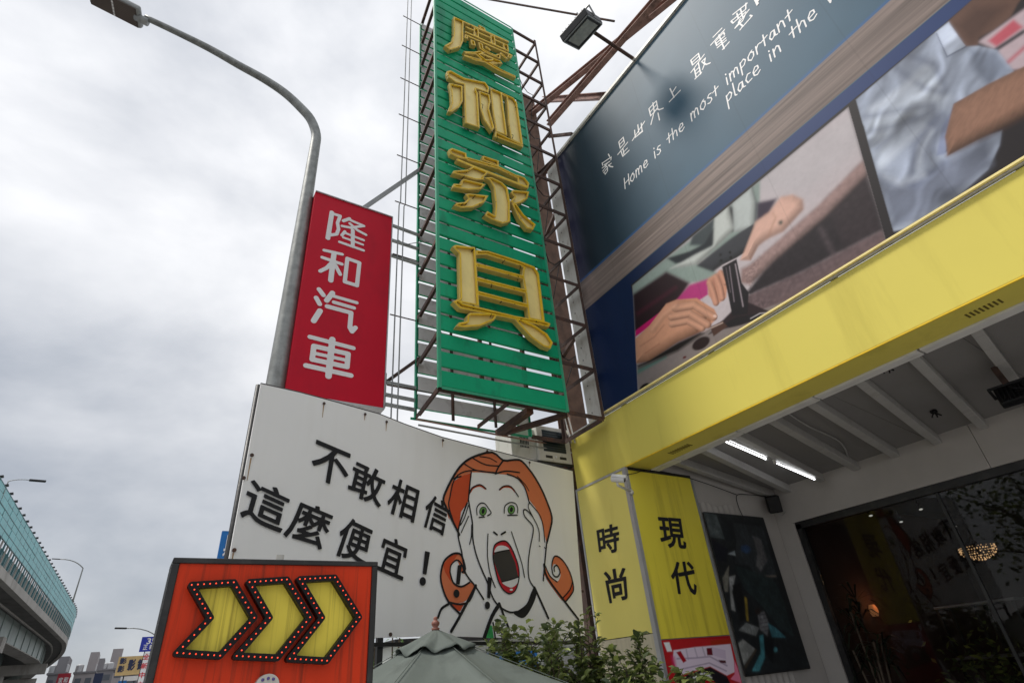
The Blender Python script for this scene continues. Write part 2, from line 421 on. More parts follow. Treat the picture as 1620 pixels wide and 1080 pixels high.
M = dict(
    rust=mat('rusty_steel', (0.075, 0.045, 0.036), 0.75, 0.1, 0.35, 9, 0.25, 60, (0.17, 0.07, 0.04), 0.75, (1, 1, 0.6), 5),
    rustred=mat('red_oxide_steel', (0.32, 0.19, 0.16), 0.75, 0.0, 0.3, 7, 0.2, 60, (0.09, 0.05, 0.04), 0.8, (1, 1, 1), 6),
    rustcol=mat('rusty_column', (0.17, 0.095, 0.065), 0.8, 0.0, 0.35, 6, 0.3, 50, (0.07, 0.045, 0.035), 0.8, (1, 1, 0.5), 4),
    galv=mat('galvanised_steel', (0.27, 0.28, 0.27), 0.5, 0.45, 0.28, 10, 0.05, 80, (0.16, 0.155, 0.14), 0.6, (3, 3, 0.6), 5),
    greymetal=mat('grey_painted_metal', (0.30, 0.31, 0.31), 0.5, 0.2, 0.12, 6),
    alu=mat('aluminium_trim', (0.46, 0.46, 0.47), 0.4, 0.4, 0.1, 8, 0, 40, (0.2, 0.19, 0.18), 0.5, STREAK, 3),
    dark=mat('dark_painted_metal', (0.018, 0.018, 0.019), 0.45, 0.1, 0.25, 8, 0.06, 60, (0.10, 0.095, 0.09), 0.35, (1, 1, 1), 7),
    black=mat('black_plastic', (0.010, 0.010, 0.011), 0.5, spec=0.2),
    green=mat('green_enamel', (0.007, 0.37, 0.18), 0.45, 0.0, 0.13, 2.0, 0.05, 30, (0.015, 0.15, 0.085), 0.75, (2.2, 2.2, 0.9), 1.8, spec=0.22),
    greentrim=mat('green_trim_enamel', (0.035, 0.36, 0.20), 0.5, 0.0, 0.12, 3, 0.03, 30, (0.03, 0.14, 0.09), 0.6, (3, 3, 1), 3),
    slatback=mat('slat_inside_grey', (0.66, 0.65, 0.64), 0.6, 0.0, 0.1, 3, 0, 40, (0.20, 0.18, 0.16), 0.6, (2, 2, 2), 3),
    rimmetal=mat('amber_rim_metal', (0.62, 0.45, 0.12), 0.5, 0, 0.12, 6, 0.03, 50, (0.30, 0.19, 0.05), 0.5, (3, 3, 1.2), 4),
    cream=mat('cream_channel_metal', (0.92, 0.77, 0.31), 0.5, 0.0, 0.08, 4, 0.02, 50, (0.55, 0.40, 0.14), 0.35, (3, 3, 1.2), 3.2),
    neon=mat('yellow_neon_tube', (0.86, 0.58, 0.02), 0.35, 0.0, 0.15, 9, 0, 40, (0.36, 0.22, 0.02), 0.5, (3, 3, 3), 6),
    red=mat('red_sign_face', (0.56, 0.002, 0.022), 0.5, 0.0, 0.05, 1.5, 0.0, 40, (0.36, 0.004, 0.02), 0.7, (1, 1, 0.5), 1.3, spec=0.22),
    white=mat('white_sign_lettering', (0.80, 0.79, 0.79), 0.5, 0.0, 0.04, 3),
    canvas=mat('white_sign_canvas', (0.90, 0.895, 0.885), 0.55, 0.0, 0.03, 1.2, 0.25, 2.2, (0.68, 0.65, 0.60), 0.14, (4, 4, 0.3), 1.3),
    ink=mat('black_print', (0.018, 0.018, 0.021), 0.55, 0.0, 0.12, 6, spec=0.25),
    yellow=mat('yellow_acrylic_fascia', (0.74, 0.635, 0.13), 0.42, 0.0, 0.04, 0.9, 0.02, 3, (0.40, 0.32, 0.045), 0.5, (2.2, 2.2, 0.28), 1.0, spec=0.22, d0=0.53, d1=0.8),
    yellowpanel=mat('yellow_sign_panel', (0.82, 0.70, 0.07), 0.42, 0.0, 0.06, 1.0, 0.02, 3, (0.40, 0.32, 0.04), 0.6, (7, 7, 0.5), 1.3, spec=0.22),
    palepanel=mat('pale_yellow_panel', (0.86, 0.75, 0.19), 0.42, 0.0, 0.07, 0.9, 0.02, 3, (0.62, 0.50, 0.10), 0.5, (3, 3, 0.5), 1.2),  # paler, creamier yellow than the panel inside the porch
    edge=mat('white_edge_channel', (0.72, 0.71, 0.69), 0.5, 0, 0.06, 5, 0, 40, (0.35, 0.33, 0.3), 0.4, (4, 1, 4), 3),
    plaster=mat('painted_plaster', (0.42, 0.395, 0.375), 0.85, 0.0, 0.05, 4, 0.12, 160, (0.36, 0.34, 0.32), 0.35, (1, 1, 0.6), 2.5),
    ceilpanel=mat('grey_ceiling_board', (0.24, 0.23, 0.225), 0.8, 0.0, 0.07, 3, 0.05, 90, (0.20, 0.19, 0.18), 0.4, (1, 1, 1), 3),
    beam=mat('white_painted_beam', (0.42, 0.41, 0.40), 0.6, 0.0, 0.07, 5, 0, 40, (0.30, 0.28, 0.26), 0.5, (4, 1, 4), 4),
    asphalt=mat('asphalt', (0.085, 0.085, 0.086), 0.9, 0.0, 0.2, 2, 0.4, 90),
    paving=mat('pavement_slabs', (0.46, 0.45, 0.43), 0.85, 0.0, 0.12, 2, 0.3, 60),
    concrete=mat('concrete', (0.36, 0.345, 0.32), 0.85, 0.0, 0.12, 0.5, 0.2, 12, (0.13, 0.12, 0.10), 0.75, (1, 1, 0.25), 0.8),
    darkconc=mat('weathered_concrete', (0.15, 0.145, 0.14), 0.9, 0.0, 0.2, 0.6, 0.2, 10, (0.06, 0.055, 0.05), 0.7, (1, 1, 0.3), 0.9),
    girder=mat('grey_green_girder_paint', (0.30, 0.36, 0.345), 0.5, 0.0, 0.12, 0.35, 0.03, 6, (0.16, 0.18, 0.17), 0.6, (1, 1, 0.3), 0.7),
    teal=mat('teal_barrier_panel', (0.15, 0.47, 0.50), 0.4, 0.0, 0.10, 0.4, 0, 20, (0.10, 0.25, 0.27), 0.5, (1, 1, 0.3), 0.6),
    tealdark=mat('teal_barrier_rail', (0.05, 0.14, 0.155), 0.5, 0.1, 0.1, 1),
    canopy=mat('grey_green_umbrella_cloth', (0.118, 0.140, 0.125), 0.8, 0.0, 0.08, 2, 0.12, 220, (0.072, 0.086, 0.076), 0.7, (3, 3, 1), 1.6),
    terracotta=mat('terracotta_finial', (0.26, 0.10, 0.07), 0.5, 0, 0.1, 20),
    bark=mat('shrub_bark', (0.085, 0.062, 0.045), 0.9, 0, 0.25, 20, 0.3, 90),
    wood=mat('timber', (0.22, 0.12, 0.06), 0.6, 0, 0.2, 5),
    planter=mat('planter_clay', (0.20, 0.13, 0.10), 0.8, 0, 0.1, 6),
    soil=mat('soil', (0.05, 0.038, 0.028), 0.95, 0, 0.3, 20, 0.5, 60),
    acbody=mat('beige_enamel', (0.62, 0.60, 0.55), 0.45, 0, 0.05, 6, 0, 40, (0.30, 0.25, 0.19), 0.6, (2, 2, 0.8), 5),
    camwhite=mat('white_enamel', (0.78, 0.78, 0.77), 0.35, 0, 0.04, 9),
    tubelamp=mat('lit_tube', (0.95, 0.97, 1.0), 0.4, 0, 0, 1, emit=3.2),
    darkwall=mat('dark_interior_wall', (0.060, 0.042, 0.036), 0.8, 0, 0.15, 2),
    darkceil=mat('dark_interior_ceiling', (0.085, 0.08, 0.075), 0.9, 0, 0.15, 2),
    orange1=mat('print_light_orange', (0.74, 0.20, 0.085), 0.5, 0, 0.06, 4),
    orange2=mat('print_red_orange', (0.62, 0.075, 0.022), 0.5, 0, 0.06, 4),
    lips=mat('print_red', (0.60, 0.012, 0.03), 0.5, 0, 0.05, 4),
    iris=mat('print_green', (0.16, 0.40, 0.09), 0.5, 0, 0.1, 9),
    arrowred=mat('red_lightbox_face', (0.72, 0.045, 0.008), 0.45, 0, 0.06, 2, 0, 40, (0.20, 0.03, 0.012), 0.85, (14, 14, 0.35), 2.2, spec=0.22),
    arrowyel=mat('yellow_lightbox_arrow', (0.93, 0.76, 0.10), 0.45, 0, 0.06, 3, 0, 40, (0.30, 0.22, 0.03), 0.75, (26, 26, 0.3), 2.2, spec=0.22),
    bulb=mat('lit_red_bulb', (0.95, 0.07, 0.03), 0.3, 0, 0, 1, emit=0.7),
    blue=mat('blue_sign', (0.008, 0.025, 0.36), 0.45, 0, 0.06, 2),
    blue2=mat('light_blue_sign', (0.01, 0.16, 0.48), 0.45, 0, 0.06, 2),
    redfar=mat('far_red_sign', (0.42, 0.02, 0.04), 0.5, 0, 0.06, 2),
    ochre=mat('ochre_sign', (0.66, 0.46, 0.20), 0.5, 0, 0.08, 2),
    navy=mat('navy_print', (0.02, 0.03, 0.08), 0.5, 0, 0.1, 2),
    farwall=mat('far_building_wall', (0.34, 0.31, 0.31), 0.8, 0, 0.1, 0.2),
    farwall2=mat('far_building_wall_dark', (0.22, 0.21, 0.22), 0.8, 0, 0.1, 0.2),
    farglass=mat('far_window', (0.10, 0.11, 0.13), 0.3, 0, 0.2, 0.5),
    palewall=mat('pale_shop_wall', (0.55, 0.58, 0.55), 0.7, 0, 0.08, 1.5),
)
M['glow'] = mat('warm_lamp_glow', (1.0, 0.42, 0.16), 0.4, 0, 0, 1, emit=0.08)
M['crystal'] = mat('chandelier_crystal', (1.0, 0.62, 0.30), 0.15, 0, 0.6, 60, emit=0.4)
def leaf_material(name, c1, c2):
    m = bpy.data.materials.new(name); m.use_nodes = True
    N = m.node_tree.nodes; L = m.node_tree.links; b = N['Principled BSDF']
    g = N.new('ShaderNodeNewGeometry'); r = N.new('ShaderNodeValToRGB')
    r.color_ramp.elements[0].color = (*c1, 1); r.color_ramp.elements[1].color = (*c2, 1)
    e = r.color_ramp.elements.new(0.7); e.color = tuple((a + bb) / 2 * 0.9 for a, bb in zip(c1, c2)) + (1,)
    L.new(g.outputs['Random Per Island'], r.inputs['Fac']); L.new(r.outputs['Color'], b.inputs['Base Color'])
    b.inputs['Roughness'].default_value = 0.42
    t = N.new('ShaderNodeBsdfTranslucent'); L.new(r.outputs['Color'], t.inputs['Color'])
    mx = N.new('ShaderNodeMixShader'); mx.inputs[0].default_value = 0.3
    L.new(b.outputs[0], mx.inputs[1]); L.new(t.outputs[0], mx.inputs[2])
    L.new(mx.outputs[0], N['Material Output'].inputs['Surface'])
    return m
M['leaf'] = leaf_material('shrub_leaves', (0.07, 0.105, 0.045), (0.42, 0.50, 0.14))
M['fern'] = leaf_material('frond_leaves', (0.06, 0.13, 0.03), (0.16, 0.30, 0.06))
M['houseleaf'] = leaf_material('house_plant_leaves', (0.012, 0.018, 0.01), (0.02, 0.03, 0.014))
g = bpy.data.materials.new('shop_window_glass'); g.use_nodes = True
N = g.node_tree.nodes; L = g.node_tree.links
tr = N.new('ShaderNodeBsdfTransparent'); tr.inputs[0].default_value = (0.80, 0.80, 0.80, 1)
gl = N.new('ShaderNodeBsdfGlossy'); gl.inputs['Roughness'].default_value = 0.02; gl.inputs['Color'].default_value = (0.42, 0.42, 0.42, 1)
fr = N.new('ShaderNodeFresnel'); fr.inputs['IOR'].default_value = 1.45
mx = N.new('ShaderNodeMixShader')
L.new(fr.outputs[0], mx.inputs[0]); L.new(tr.outputs[0], mx.inputs[1]); L.new(gl.outputs[0], mx.inputs[2])
L.new(mx.outputs[0], N['Material Output'].inputs['Surface'])
M['glass'] = g

# ---------------------------------------------------------------- numpy print painter
def vnoise(x, y, seed):
    rs = np.random.RandomState(seed); T = rs.rand(64, 64)
    xi = np.floor(x).astype(int); yi = np.floor(y).astype(int); fx = x - xi; fy = y - yi
    fx = fx * fx * (3 - 2 * fx); fy = fy * fy * (3 - 2 * fy)
    a = T[yi % 64, xi % 64]; b = T[yi % 64, (xi + 1) % 64]; c = T[(yi + 1) % 64, xi % 64]; d = T[(yi + 1) % 64, (xi + 1) % 64]
    return (a * (1 - fx) + b * fx) * (1 - fy) + (c * (1 - fx) + d * fx) * fy
class Paint:
    def __init__(s, x, y, gain):
        s.x = x; s.y = y; s.gain = gain; s.c = np.zeros(x.shape + (3,))
    def col(s, c): return np.clip(np.array(lin(c)) * s.gain, 0, 0.92)
    def mask(s, d, soft): return np.clip(0.5 - d / max(soft, 1e-6), 0, 1)
    def fill(s, poly, c, soft=1.2, a=1.0, inside=None):
        m = s.mask(sd_poly(s.x, s.y, poly), soft) * a
        if inside is not None: m = m * inside
        s.c = s.c * (1 - m[..., None]) + s.col(c) * m[..., None]; return m
    def stroke(s, pts, w, c, soft=2.0, a=1.0, inside=None):
        m = s.mask(sd_stroke(s.x, s.y, pts, w), soft) * a
        if inside is not None: m = m * inside
        s.c = s.c * (1 - m[..., None]) + s.col(c) * m[..., None]; return m
    def blob(s, d, w, c, k=0.45, soft=2.0, a=1.0, inside=None, edge=0.62):
        """a rounded, shaded form in a printed photograph; d = signed distance"""
        gy, gx = np.gradient(d); L = np.hypot(gx, gy) + 1e-9
        t = np.clip(-d / w, 0, 1) ** 0.7
        lam = 1 + k * (-gx * 0.5 + gy * 0.85) / L * (1 - t)
        sh = (edge + (1 - edge) * t) * lam
        m = s.mask(d, soft) * a
        if inside is not None: m = m * inside
        s.c = s.c * (1 - m[..., None]) + s.col(c) * sh[..., None] * m[..., None]
    def ell(s, cx, cy, rx_, ry_, ang, c, soft=1.5, a=1.0):
        ca, sa = math.cos(ang), math.sin(ang); dx = s.x - cx; dy = s.y - cy
        r = np.hypot((dx * ca + dy * sa) / rx_, (-dx * sa + dy * ca) / ry_)
        m = np.clip(0.5 - (r - 1) * min(rx_, ry_) / soft, 0, 1)[..., None] * a
        s.c = s.c * (1 - m) + s.col(c) * m
def blur(c, n):
    for ax_ in (0, 1):
        for _ in range(3):
            q = np.cumsum(np.concatenate([np.repeat(np.take(c, [0], ax_), n + 1, ax_), c, np.repeat(np.take(c, [-1], ax_), n, ax_)], ax_), ax_)
            L_ = c.shape[ax_]
            c = (np.take(q, range(2 * n + 1, 2 * n + 1 + L_), ax_) - np.take(q, range(0, L_), ax_)) / (2 * n + 1)
    return c
def painted(name, plane, u0, u1, v0, v1, nu, nv, painter, parent, m, off=0.0, gain=1.4):
    us = np.linspace(u0, u1, nu); vs = np.linspace(v0, v1, nv)
    U, Vv = np.meshgrid(us, vs)
    P = plane.p + U[..., None] * plane.u + Vv[..., None] * plane.v + off * plane.n
    px, py = project(P)
    pt = Paint(px, py, gain)
    painter(pt, U, Vv)
    co = P.reshape(-1, 3); c0 = co.mean(0)
    i = np.arange(nu * nv).reshape(nv, nu)
    Fq = np.stack([i[:-1, :-1], i[:-1, 1:], i[1:, 1:], i[1:, :-1]], -1).reshape(-1, 4)
    me = bpy.data.meshes.new(name)
    me.vertices.add(len(co)); me.vertices.foreach_set('co', (co - c0).ravel())
    me.loops.add(Fq.size); me.loops.foreach_set('vertex_index', Fq.ravel().astype(np.int32))
    me.polygons.add(len(Fq)); me.polygons.foreach_set('loop_start', np.arange(0, Fq.size, 4, dtype=np.int32))
    me.polygons.foreach_set('loop_total', np.full(len(Fq), 4, np.int32))
    me.update(calc_edges=True)
    at = me.color_attributes.new('print', 'FLOAT_COLOR', 'POINT')
    rgba = np.ones((len(co), 4), np.float32); rgba[:, :3] = np.clip(pt.c.reshape(-1, 3), 0.003, 0.92)
    at.data.foreach_set('color', rgba.ravel())
    me.materials.append(m)
    return link(name, me, c0, parent)

# ================================================================ THE SETTING
X0 = 4.6            # shop-front plane
YR = 4.59           # return wall of the porch
XB = 7.3            # back wall of the porch
g = MB().add([(-900, -900, 0), (900, -900, 0), (900, 2500, 0), (-900, 2500, 0)], [(0, 1, 2, 3)])
tag(build('ground', g, M['darkconc']), 'grey ground spreading to the horizon', 'ground', kind='structure')
g = MB().add([(-40, -60, 0.004), (-1.6, -60, 0.004), (-1.6, 700, 0.004), (-40, 700, 0.004)], [(0, 1, 2, 3)])
tag(build('road', g, M['asphalt']), 'dark asphalt street running beside the signs', 'road', kind='structure')
g = MB().box(-1.6, 14, -30, 60, -0.2, 0.13)
tag(build('pavement', g, M['paving']), 'pale pavement in front of the shop', 'pavement', kind='structure')
g = MB().box(-1.75, -1.603, -30, 60, -0.2, 0.14)
tag(build('kerb', g, M['concrete']), 'concrete kerb along the pavement edge', 'kerb', kind='structure')
mk = MB()
for k in range(30): mk.add([(-5.1, -20 + k * 8, 0.008), (-4.95, -20 + k * 8, 0.008), (-4.95, -16 + k * 8, 0.008), (-5.1, -16 + k * 8, 0.008)], [(0, 1, 2, 3)])
tag(build('road_marking', mk, M['white']), 'white dashed lane marking on the asphalt', 'road marking', kind='structure')

g = MB().box(4.62, 7.38, -6, 4.56, 0.131, 0.138)  # unseen dark floor, added so less light bounces up into the porch
tag(build('added_porch_floor', g, mat('dark_added_floor', (0.055, 0.052, 0.05), 0.35, 0, 0.15, 3)), 'dark floor added out of view to cut bounced light in the shop porch', 'floor', kind='structure')
# ---- shop building
shop = thing('shop_building', (X0, 0, 0.13), 'furniture shop with yellow fascia and open porch under the big poster', 'building')
FZ0, FZ1 = 3.605, 4.335
o = build('fascia', MB().box(X0, 5.0, -6, 5.52, FZ0, FZ1), M['yellow'], shop, bevel=0.012)
o['label'] = 'long smooth yellow fascia board'
cap = MB().bar((X0 - 0.004, -6, FZ1 + 0.012), (X0 - 0.004, 5.54, FZ1 + 0.012), 0.03, 0.016)
build('fascia_cap', cap, M['alu'], shop)
build('drip_edge', MB().box(X0 - 0.004, X0 + 0.012, -6, 4.56, FZ0 - 0.006, FZ0 + 0.004), M['neon'], shop)
for ya, yb in ((4.56, 4.16), (4.15, 3.27), (3.26, 2.38), (2.37, 1.44), (1.43, 0.5), (0.49, -0.5), (-0.51, -6.0)):
    build('edge_channel', MB().box(5.003, 5.13, yb + 0.004, ya - 0.004, FZ0 - 0.012, FZ0 + 0.13), M['edge'], shop, bevel=0.004)
build('soffit_vent', (lambda m: [m.box(4.76, 4.85, 4.02 - 0.035 * k, 4.035 - 0.035 * k, FZ0 - 0.004, FZ0 + 0.004) for k in range(9)] and m)(MB()), mat('vent_slot', (0.13, 0.095, 0.015), 0.7), shop)
build('soffit_vent', (lambda m: [m.box(4.76, 4.85, 0.98 - 0.03 * k, 0.993 - 0.03 * k, FZ0 - 0.004, FZ0 + 0.004) for k in range(8)] and m)(MB()), mat('vent_slot', (0.13, 0.095, 0.015), 0.7), shop)
# ceiling boards falling towards the back wall
CZF, CZB = 3.80, 3.53
def czat(x): return CZF + (CZB - CZF) * (x - 5.13) / (XB - 5.13)
seams = [4.58, 3.62, 2.45, 1.25, 0.05, -1.2, -2.6, -6.0]
for a, b in zip(seams[:-1], seams[1:]):
    for xa, xb in ((5.0, 7.3),):
        m = MB(); ya, yb = a - 0.002, b + 0.002
        V = [(xa, yb, czat(xa)), (xb, yb, czat(xb)), (xb, ya, czat(xb)), (xa, ya, czat(xa))]
        m.add(V + [(x, y, z + 0.03) for x, y, z in V], [(3, 2, 1, 0), (4, 5, 6, 7), (0, 1, 5, 4), (1, 2, 6, 5), (2, 3, 7, 6), (3, 0, 4, 7)])
        build('ceiling_board', m, M['ceilpanel'], shop)
fy = [4.42, 3.96, 3.47, 3.02, 2.56, 2.05, 1.56, 1.07, 0.58, 0.08, -0.45, -1.0]
by = [4.53, 4.27, 3.78, 3.30, 2.82, 2.36, 1.90, 1.43, 0.96, 0.48, -0.04, -0.6]
for i, (a, b) in enumerate(zip(fy, by)):
    m = MB()
    p = Vector((5.14, a, czat(5.14) - 0.052)); q = Vector((7.296, b + (a - a), czat(7.296) - 0.052))
    d = (q - p); p = p - d * 0.0
    m.bar(p, q, 0.085, 0.10)
    build('beam', m, M['beam'], shop, bevel=0.006)
# porch back wall: lintel, jamb
OPZ = 3.045
build('wall', MB().box(XB, XB + 0.2, -6, 2.02, OPZ, 3.9), M['plaster'], shop)
build('wall', MB().box(XB, XB + 0.2, 2.026, YR, OPZ, 3.9), M['plaster'], shop)
build('jamb', MB().box(XB, XB + 0.2, 4.36, YR, 0.13, OPZ - 0.001), M['plaster'], shop)
build('return_wall', MB().box(X0 + 0.05, XB + 0.2, YR + 0.004, YR + 0.14, 0.13, 3.9), M['plaster'], shop)
build('end_wall', MB().box(X0 + 0.05, XB + 6, 5.36, 5.50, 0.13, 4.2), M['plaster'], shop)
build('roof_slab', MB().box(5.01, XB + 6, -6, 5.5, 3.95, 4.2), M['darkconc'], shop)
# corrugated sheet on the return wall
m = MB(); V = []; F = []
n = 40
for i in range(n + 1):
    x = 5.75 + (6.62 - 5.75) * i / n
    y = YR - 0.012 - 0.008 * math.cos(i * math.pi / 2.5)
    V += [(x, y, 0.13), (x, y, 3.26 + 0.02 * math.sin(i * 0.3))]
for i in range(n): F.append((2 * i, 2 * i + 2, 2 * i + 3, 2 * i + 1))
build('corrugated_sheet', m.add(V, F), M['plaster'], shop, smooth=True)
# pillar sign panels
build('sign_panel', MB().box(X0 - 0.012, X0 + 0.045, 4.63, 5.505, 1.86, FZ0 - 0.03), M['palepanel'], shop)['label'] = 'yellow panel with two black characters facing the street'
build('sign_panel', MB().box(X0 - 0.012, X0 + 0.045, 4.63, 5.505, 0.13, 1.852), mat('cream_lower_panel', (0.62, 0.56, 0.40), 0.5, 0, 0.06, 2, 0, 40, (0.35, 0.30, 0.2), 0.5, STREAK, 2), shop)
build('sign_panel', MB().box(X0 + 0.03, 5.70, YR - 0.016, YR, 1.795, FZ0 - 0.035), M['yellowpanel'], shop)['label'] = 'yellow panel with two black characters inside the porch'
build('corner_trim', MB().box(X0 - 0.018, X0 + 0.028, YR - 0.02, YR + 0.036, 0.13, FZ0 - 0.004), M['alu'], shop)
build('side_trim', MB().box(X0 - 0.018, X0 + 0.03, 5.507, 5.535, 0.13, FZ0 - 0.004), M['alu'], shop)
build('top_trim', MB().box(X0 - 0.020, X0 + 0.02, 4.628, 5.505, FZ0 - 0.028, FZ0 - 0.003), M['alu'], shop)
build('side_trim', MB().box(5.702, 5.742, YR - 0.022, YR, 0.13, FZ0 - 0.03), M['greymetal'], shop)
build('top_trim', MB().box(X0 + 0.03, 5.70, YR - 0.03, YR, FZ0 - 0.033, FZ0 - 0.004), M['dark'], shop)
FAC = Plane((X0 - 0.012, 0, 0), (0, -1, 0), (-1, 0, 0))
RET = Plane((0, YR - 0.016, 0), (1, 0, 0), (0, -1, 0))
z6 = Z(880, 720, 3)
for ch, q in (('時', [(190, 347), (297, 316), (303, 455), (206, 475)]), ('尚', [(224, 548), (329, 526), (341, 682), (254, 702)])):
    m = MB(); put_glyph(m, ch, FAC, z6(q), 0.004, 0.022); build('character', m, M['ink'], shop)
for ch, q in (('現', [(478, 290), (598, 300), (620, 446), (498, 436)]), ('代', [(533, 506), (652, 500), (670, 662), (556, 656)])):
    m = MB(); put_glyph(m, ch, RET, z6(q), 0.004, 0.022); build('character', m, M['ink'], shop)

# sofa picture under the inner panel
zs = Z(1000, 1000, 9)
def paint_sofa(p, U, V):
    p.c[:] = p.col((150, 20, 30))
    p.fill(zs([(380, 100), (1400, 80), (1700, 900), (480, 900)]), (168, 30, 34))
    p.fill(zs([(1110, 110), (1400, 85), (1440, 170), (1130, 200)]), (150, 40, 20))
    p.fill(zs([(590, 250), (900, 205), (1200, 180), (1400, 160), (1450, 400), (1460, 560), (1350, 610), (1110, 480), (900, 540), (700, 600), (640, 560), (580, 380)]), (205, 190, 205))
    for a in ((770, 240, 800, 380), (890, 215, 930, 350), (1000, 205, 1040, 330)): p.stroke(zs([a[:2], a[2:]]), 1.6, (165, 150, 168))
    p.stroke(zs([(640, 370), (900, 360), (1110, 340), (1350, 470)]), 2.0, (150, 132, 155)); p.stroke(zs([(700, 520), (1100, 430), (1340, 545)]), 1.6, (140, 122, 146))
    p.fill(zs([(1130, 200), (1330, 250), (1340, 380), (1150, 320)]), (190, 172, 192))
    p.fill(zs([(630, 280), (690, 260), (775, 400), (730, 430)]), (150, 12, 28)); p.fill(zs([(1060, 220), (1135, 215), (1150, 320), (1070, 320)]), (95, 14, 30)); p.fill(zs([(1230, 390), (1330, 395), (1340, 435), (1260, 430)]), (70, 10, 22))
    p.fill(zs([(760, 610), (1110, 490), (1350, 620), (1400, 720), (1500, 900), (700, 900)]), (28, 24, 30))
    p.stroke(zs([(880, 640), (1000, 580), (1100, 600)]), 3, (225, 225, 230)); p.stroke(zs([(920, 670), (1050, 610), (1130, 640)]), 2, (225, 225, 230))
    p.fill(zs([(980, 690), (1080, 640), (1180, 700), (1150, 800), (960, 780)]), (150, 8, 24))
    p.fill(zs([(1460, 400), (1500, 500), (1560, 720), (1400, 660), (1460, 590)]), (215, 120, 150))
    p.fill(zs([(450, 140), (530, 135), (570, 265), (500, 270)]), (215, 225, 222)); p.fill(zs([(560, 330), (600, 350), (640, 560), (610, 570)]), (190, 40, 100), 6)
sofa = painted('sofa_picture', RET, X0 + 0.032, 5.70, 0.9, 1.785, 150, 130, paint_sofa, shop, attr_mat('glossy_print', 0.35), off=0.0, gain=1.35)

# ---- poster of a workshop on the return wall
zw = Z(1100, 790, 3.857)
def paint_work(p, U, V):
    p.c[:] = p.col((26, 29, 32))
    n = vnoise(U * 9, V * 9, 3)[..., None]
    p.fill(zw([(40, 70), (130, 95), (180, 240), (80, 225)]), (70, 78, 80)); p.fill(zw([(150, 110), (230, 130), (230, 250), (190, 240)]), (24, 28, 32))
    p.fill(zw([(230, 140), (410, 165), (470, 370), (500, 480), (380, 480), (330, 400), (240, 390), (250, 250)]), (44, 48, 52))
    p.fill(zw([(350, 220), (400, 240), (440, 370), (400, 440), (370, 400), (380, 330)]), (90, 90, 92), 3); p.stroke(zw([(375, 470), (490, 465)]), 2, (110, 100, 90))
    p.fill(zw([(235, 395), (470, 480), (520, 560), (600, 830), (520, 790), (400, 640), (300, 540)]), (34, 44, 46)); p.fill(zw([(90, 230), (200, 300), (190, 380), (110, 360)]), (16, 18, 28))
    p.fill(zw([(200, 330), (240, 310), (245, 340)]), (150, 160, 165)); p.ell(1180, 868, 8, 6, 0.4, (40, 60, 90), 3)
    p.fill(zw([(205, 470), (245, 460), (225, 560), (245, 680), (220, 670)]), (130, 132, 132)); p.fill(zw([(165, 480), (205, 400), (200, 560), (180, 560)]), (110, 108, 100))
    p.fill(zw([(225, 520), (280, 500), (310, 740), (270, 740)]), (14, 14, 16)); p.fill(zw([(300, 590), (315, 600), (325, 740), (312, 735)]), (130, 110, 40))
    p.fill(zw([(380, 690), (420, 680), (450, 760), (440, 830), (395, 790)]), (112, 112, 116), 2)
    for k in range(5): p.stroke(zw([(392 + k * 4, 705 + k * 24), (430 + k * 5, 695 + k * 25)]), 1.2, (40, 42, 46))
    p.ell(1199, 966, 5, 6, 0.2, (30, 22, 20), 1.5)
    p.fill(zw([(265, 795), (310, 750), (390, 780), (370, 830)]), (118, 122, 122)); p.fill(zw([(235, 900), (290, 850), (365, 910), (280, 1035)]), (124, 126, 124)); p.stroke(zw([(370, 915), (300, 1030)]), 3, (70, 58, 46))
    p.fill(zw([(390, 830), (415, 820), (425, 960), (390, 1045), (345, 1045), (400, 930)]), (62, 120, 130)); p.fill(zw([(440, 750), (490, 780), (555, 840), (470, 840)]), (52, 96, 106))
    p.fill(zw([(415, 830), (480, 840), (475, 1000), (430, 940)]), (12, 13, 18)); p.ell(1227, 1027, 3, 4, 0, (70, 120, 130), 1)
    p.c = blur(p.c, 1) * .6 + p.c * .4
    n3 = vnoise(U * 22, V * 22, 4) * vnoise(U * 60, V * 48, 9)
    p.c = p.c * (0.7 + 0.6 * n) * (0.75 + .9 * n3[..., None])
work = thing('workshop_poster', (6.35, YR - 0.05, 1.4), 'dark poster of a furniture workshop hanging on the porch wall', 'poster')
painted('printed_sheet', RET, 5.765, 6.93, 1.40, 3.13, 170, 250, paint_work, work, attr_mat('matt_print', 0.6), off=0.034, gain=1.15)
m = MB()
for a, b in (((5.76, 1.395), (6.94, 1.395)), ((5.76, 3.135), (6.94, 3.135)), ((5.76, 1.395), (5.76, 3.135)), ((6.94, 1.395), (6.94, 3.135))):
    m.bar((a[0], YR - 0.041, a[1]), (b[0], YR - 0.041, b[1]), 0.016, 0.016)
build('frame', m, M['dark'], work)
build('backing', MB().box(5.765, 6.935, YR - 0.046, YR - 0.026, 1.40, 3.13), M['dark'], work)

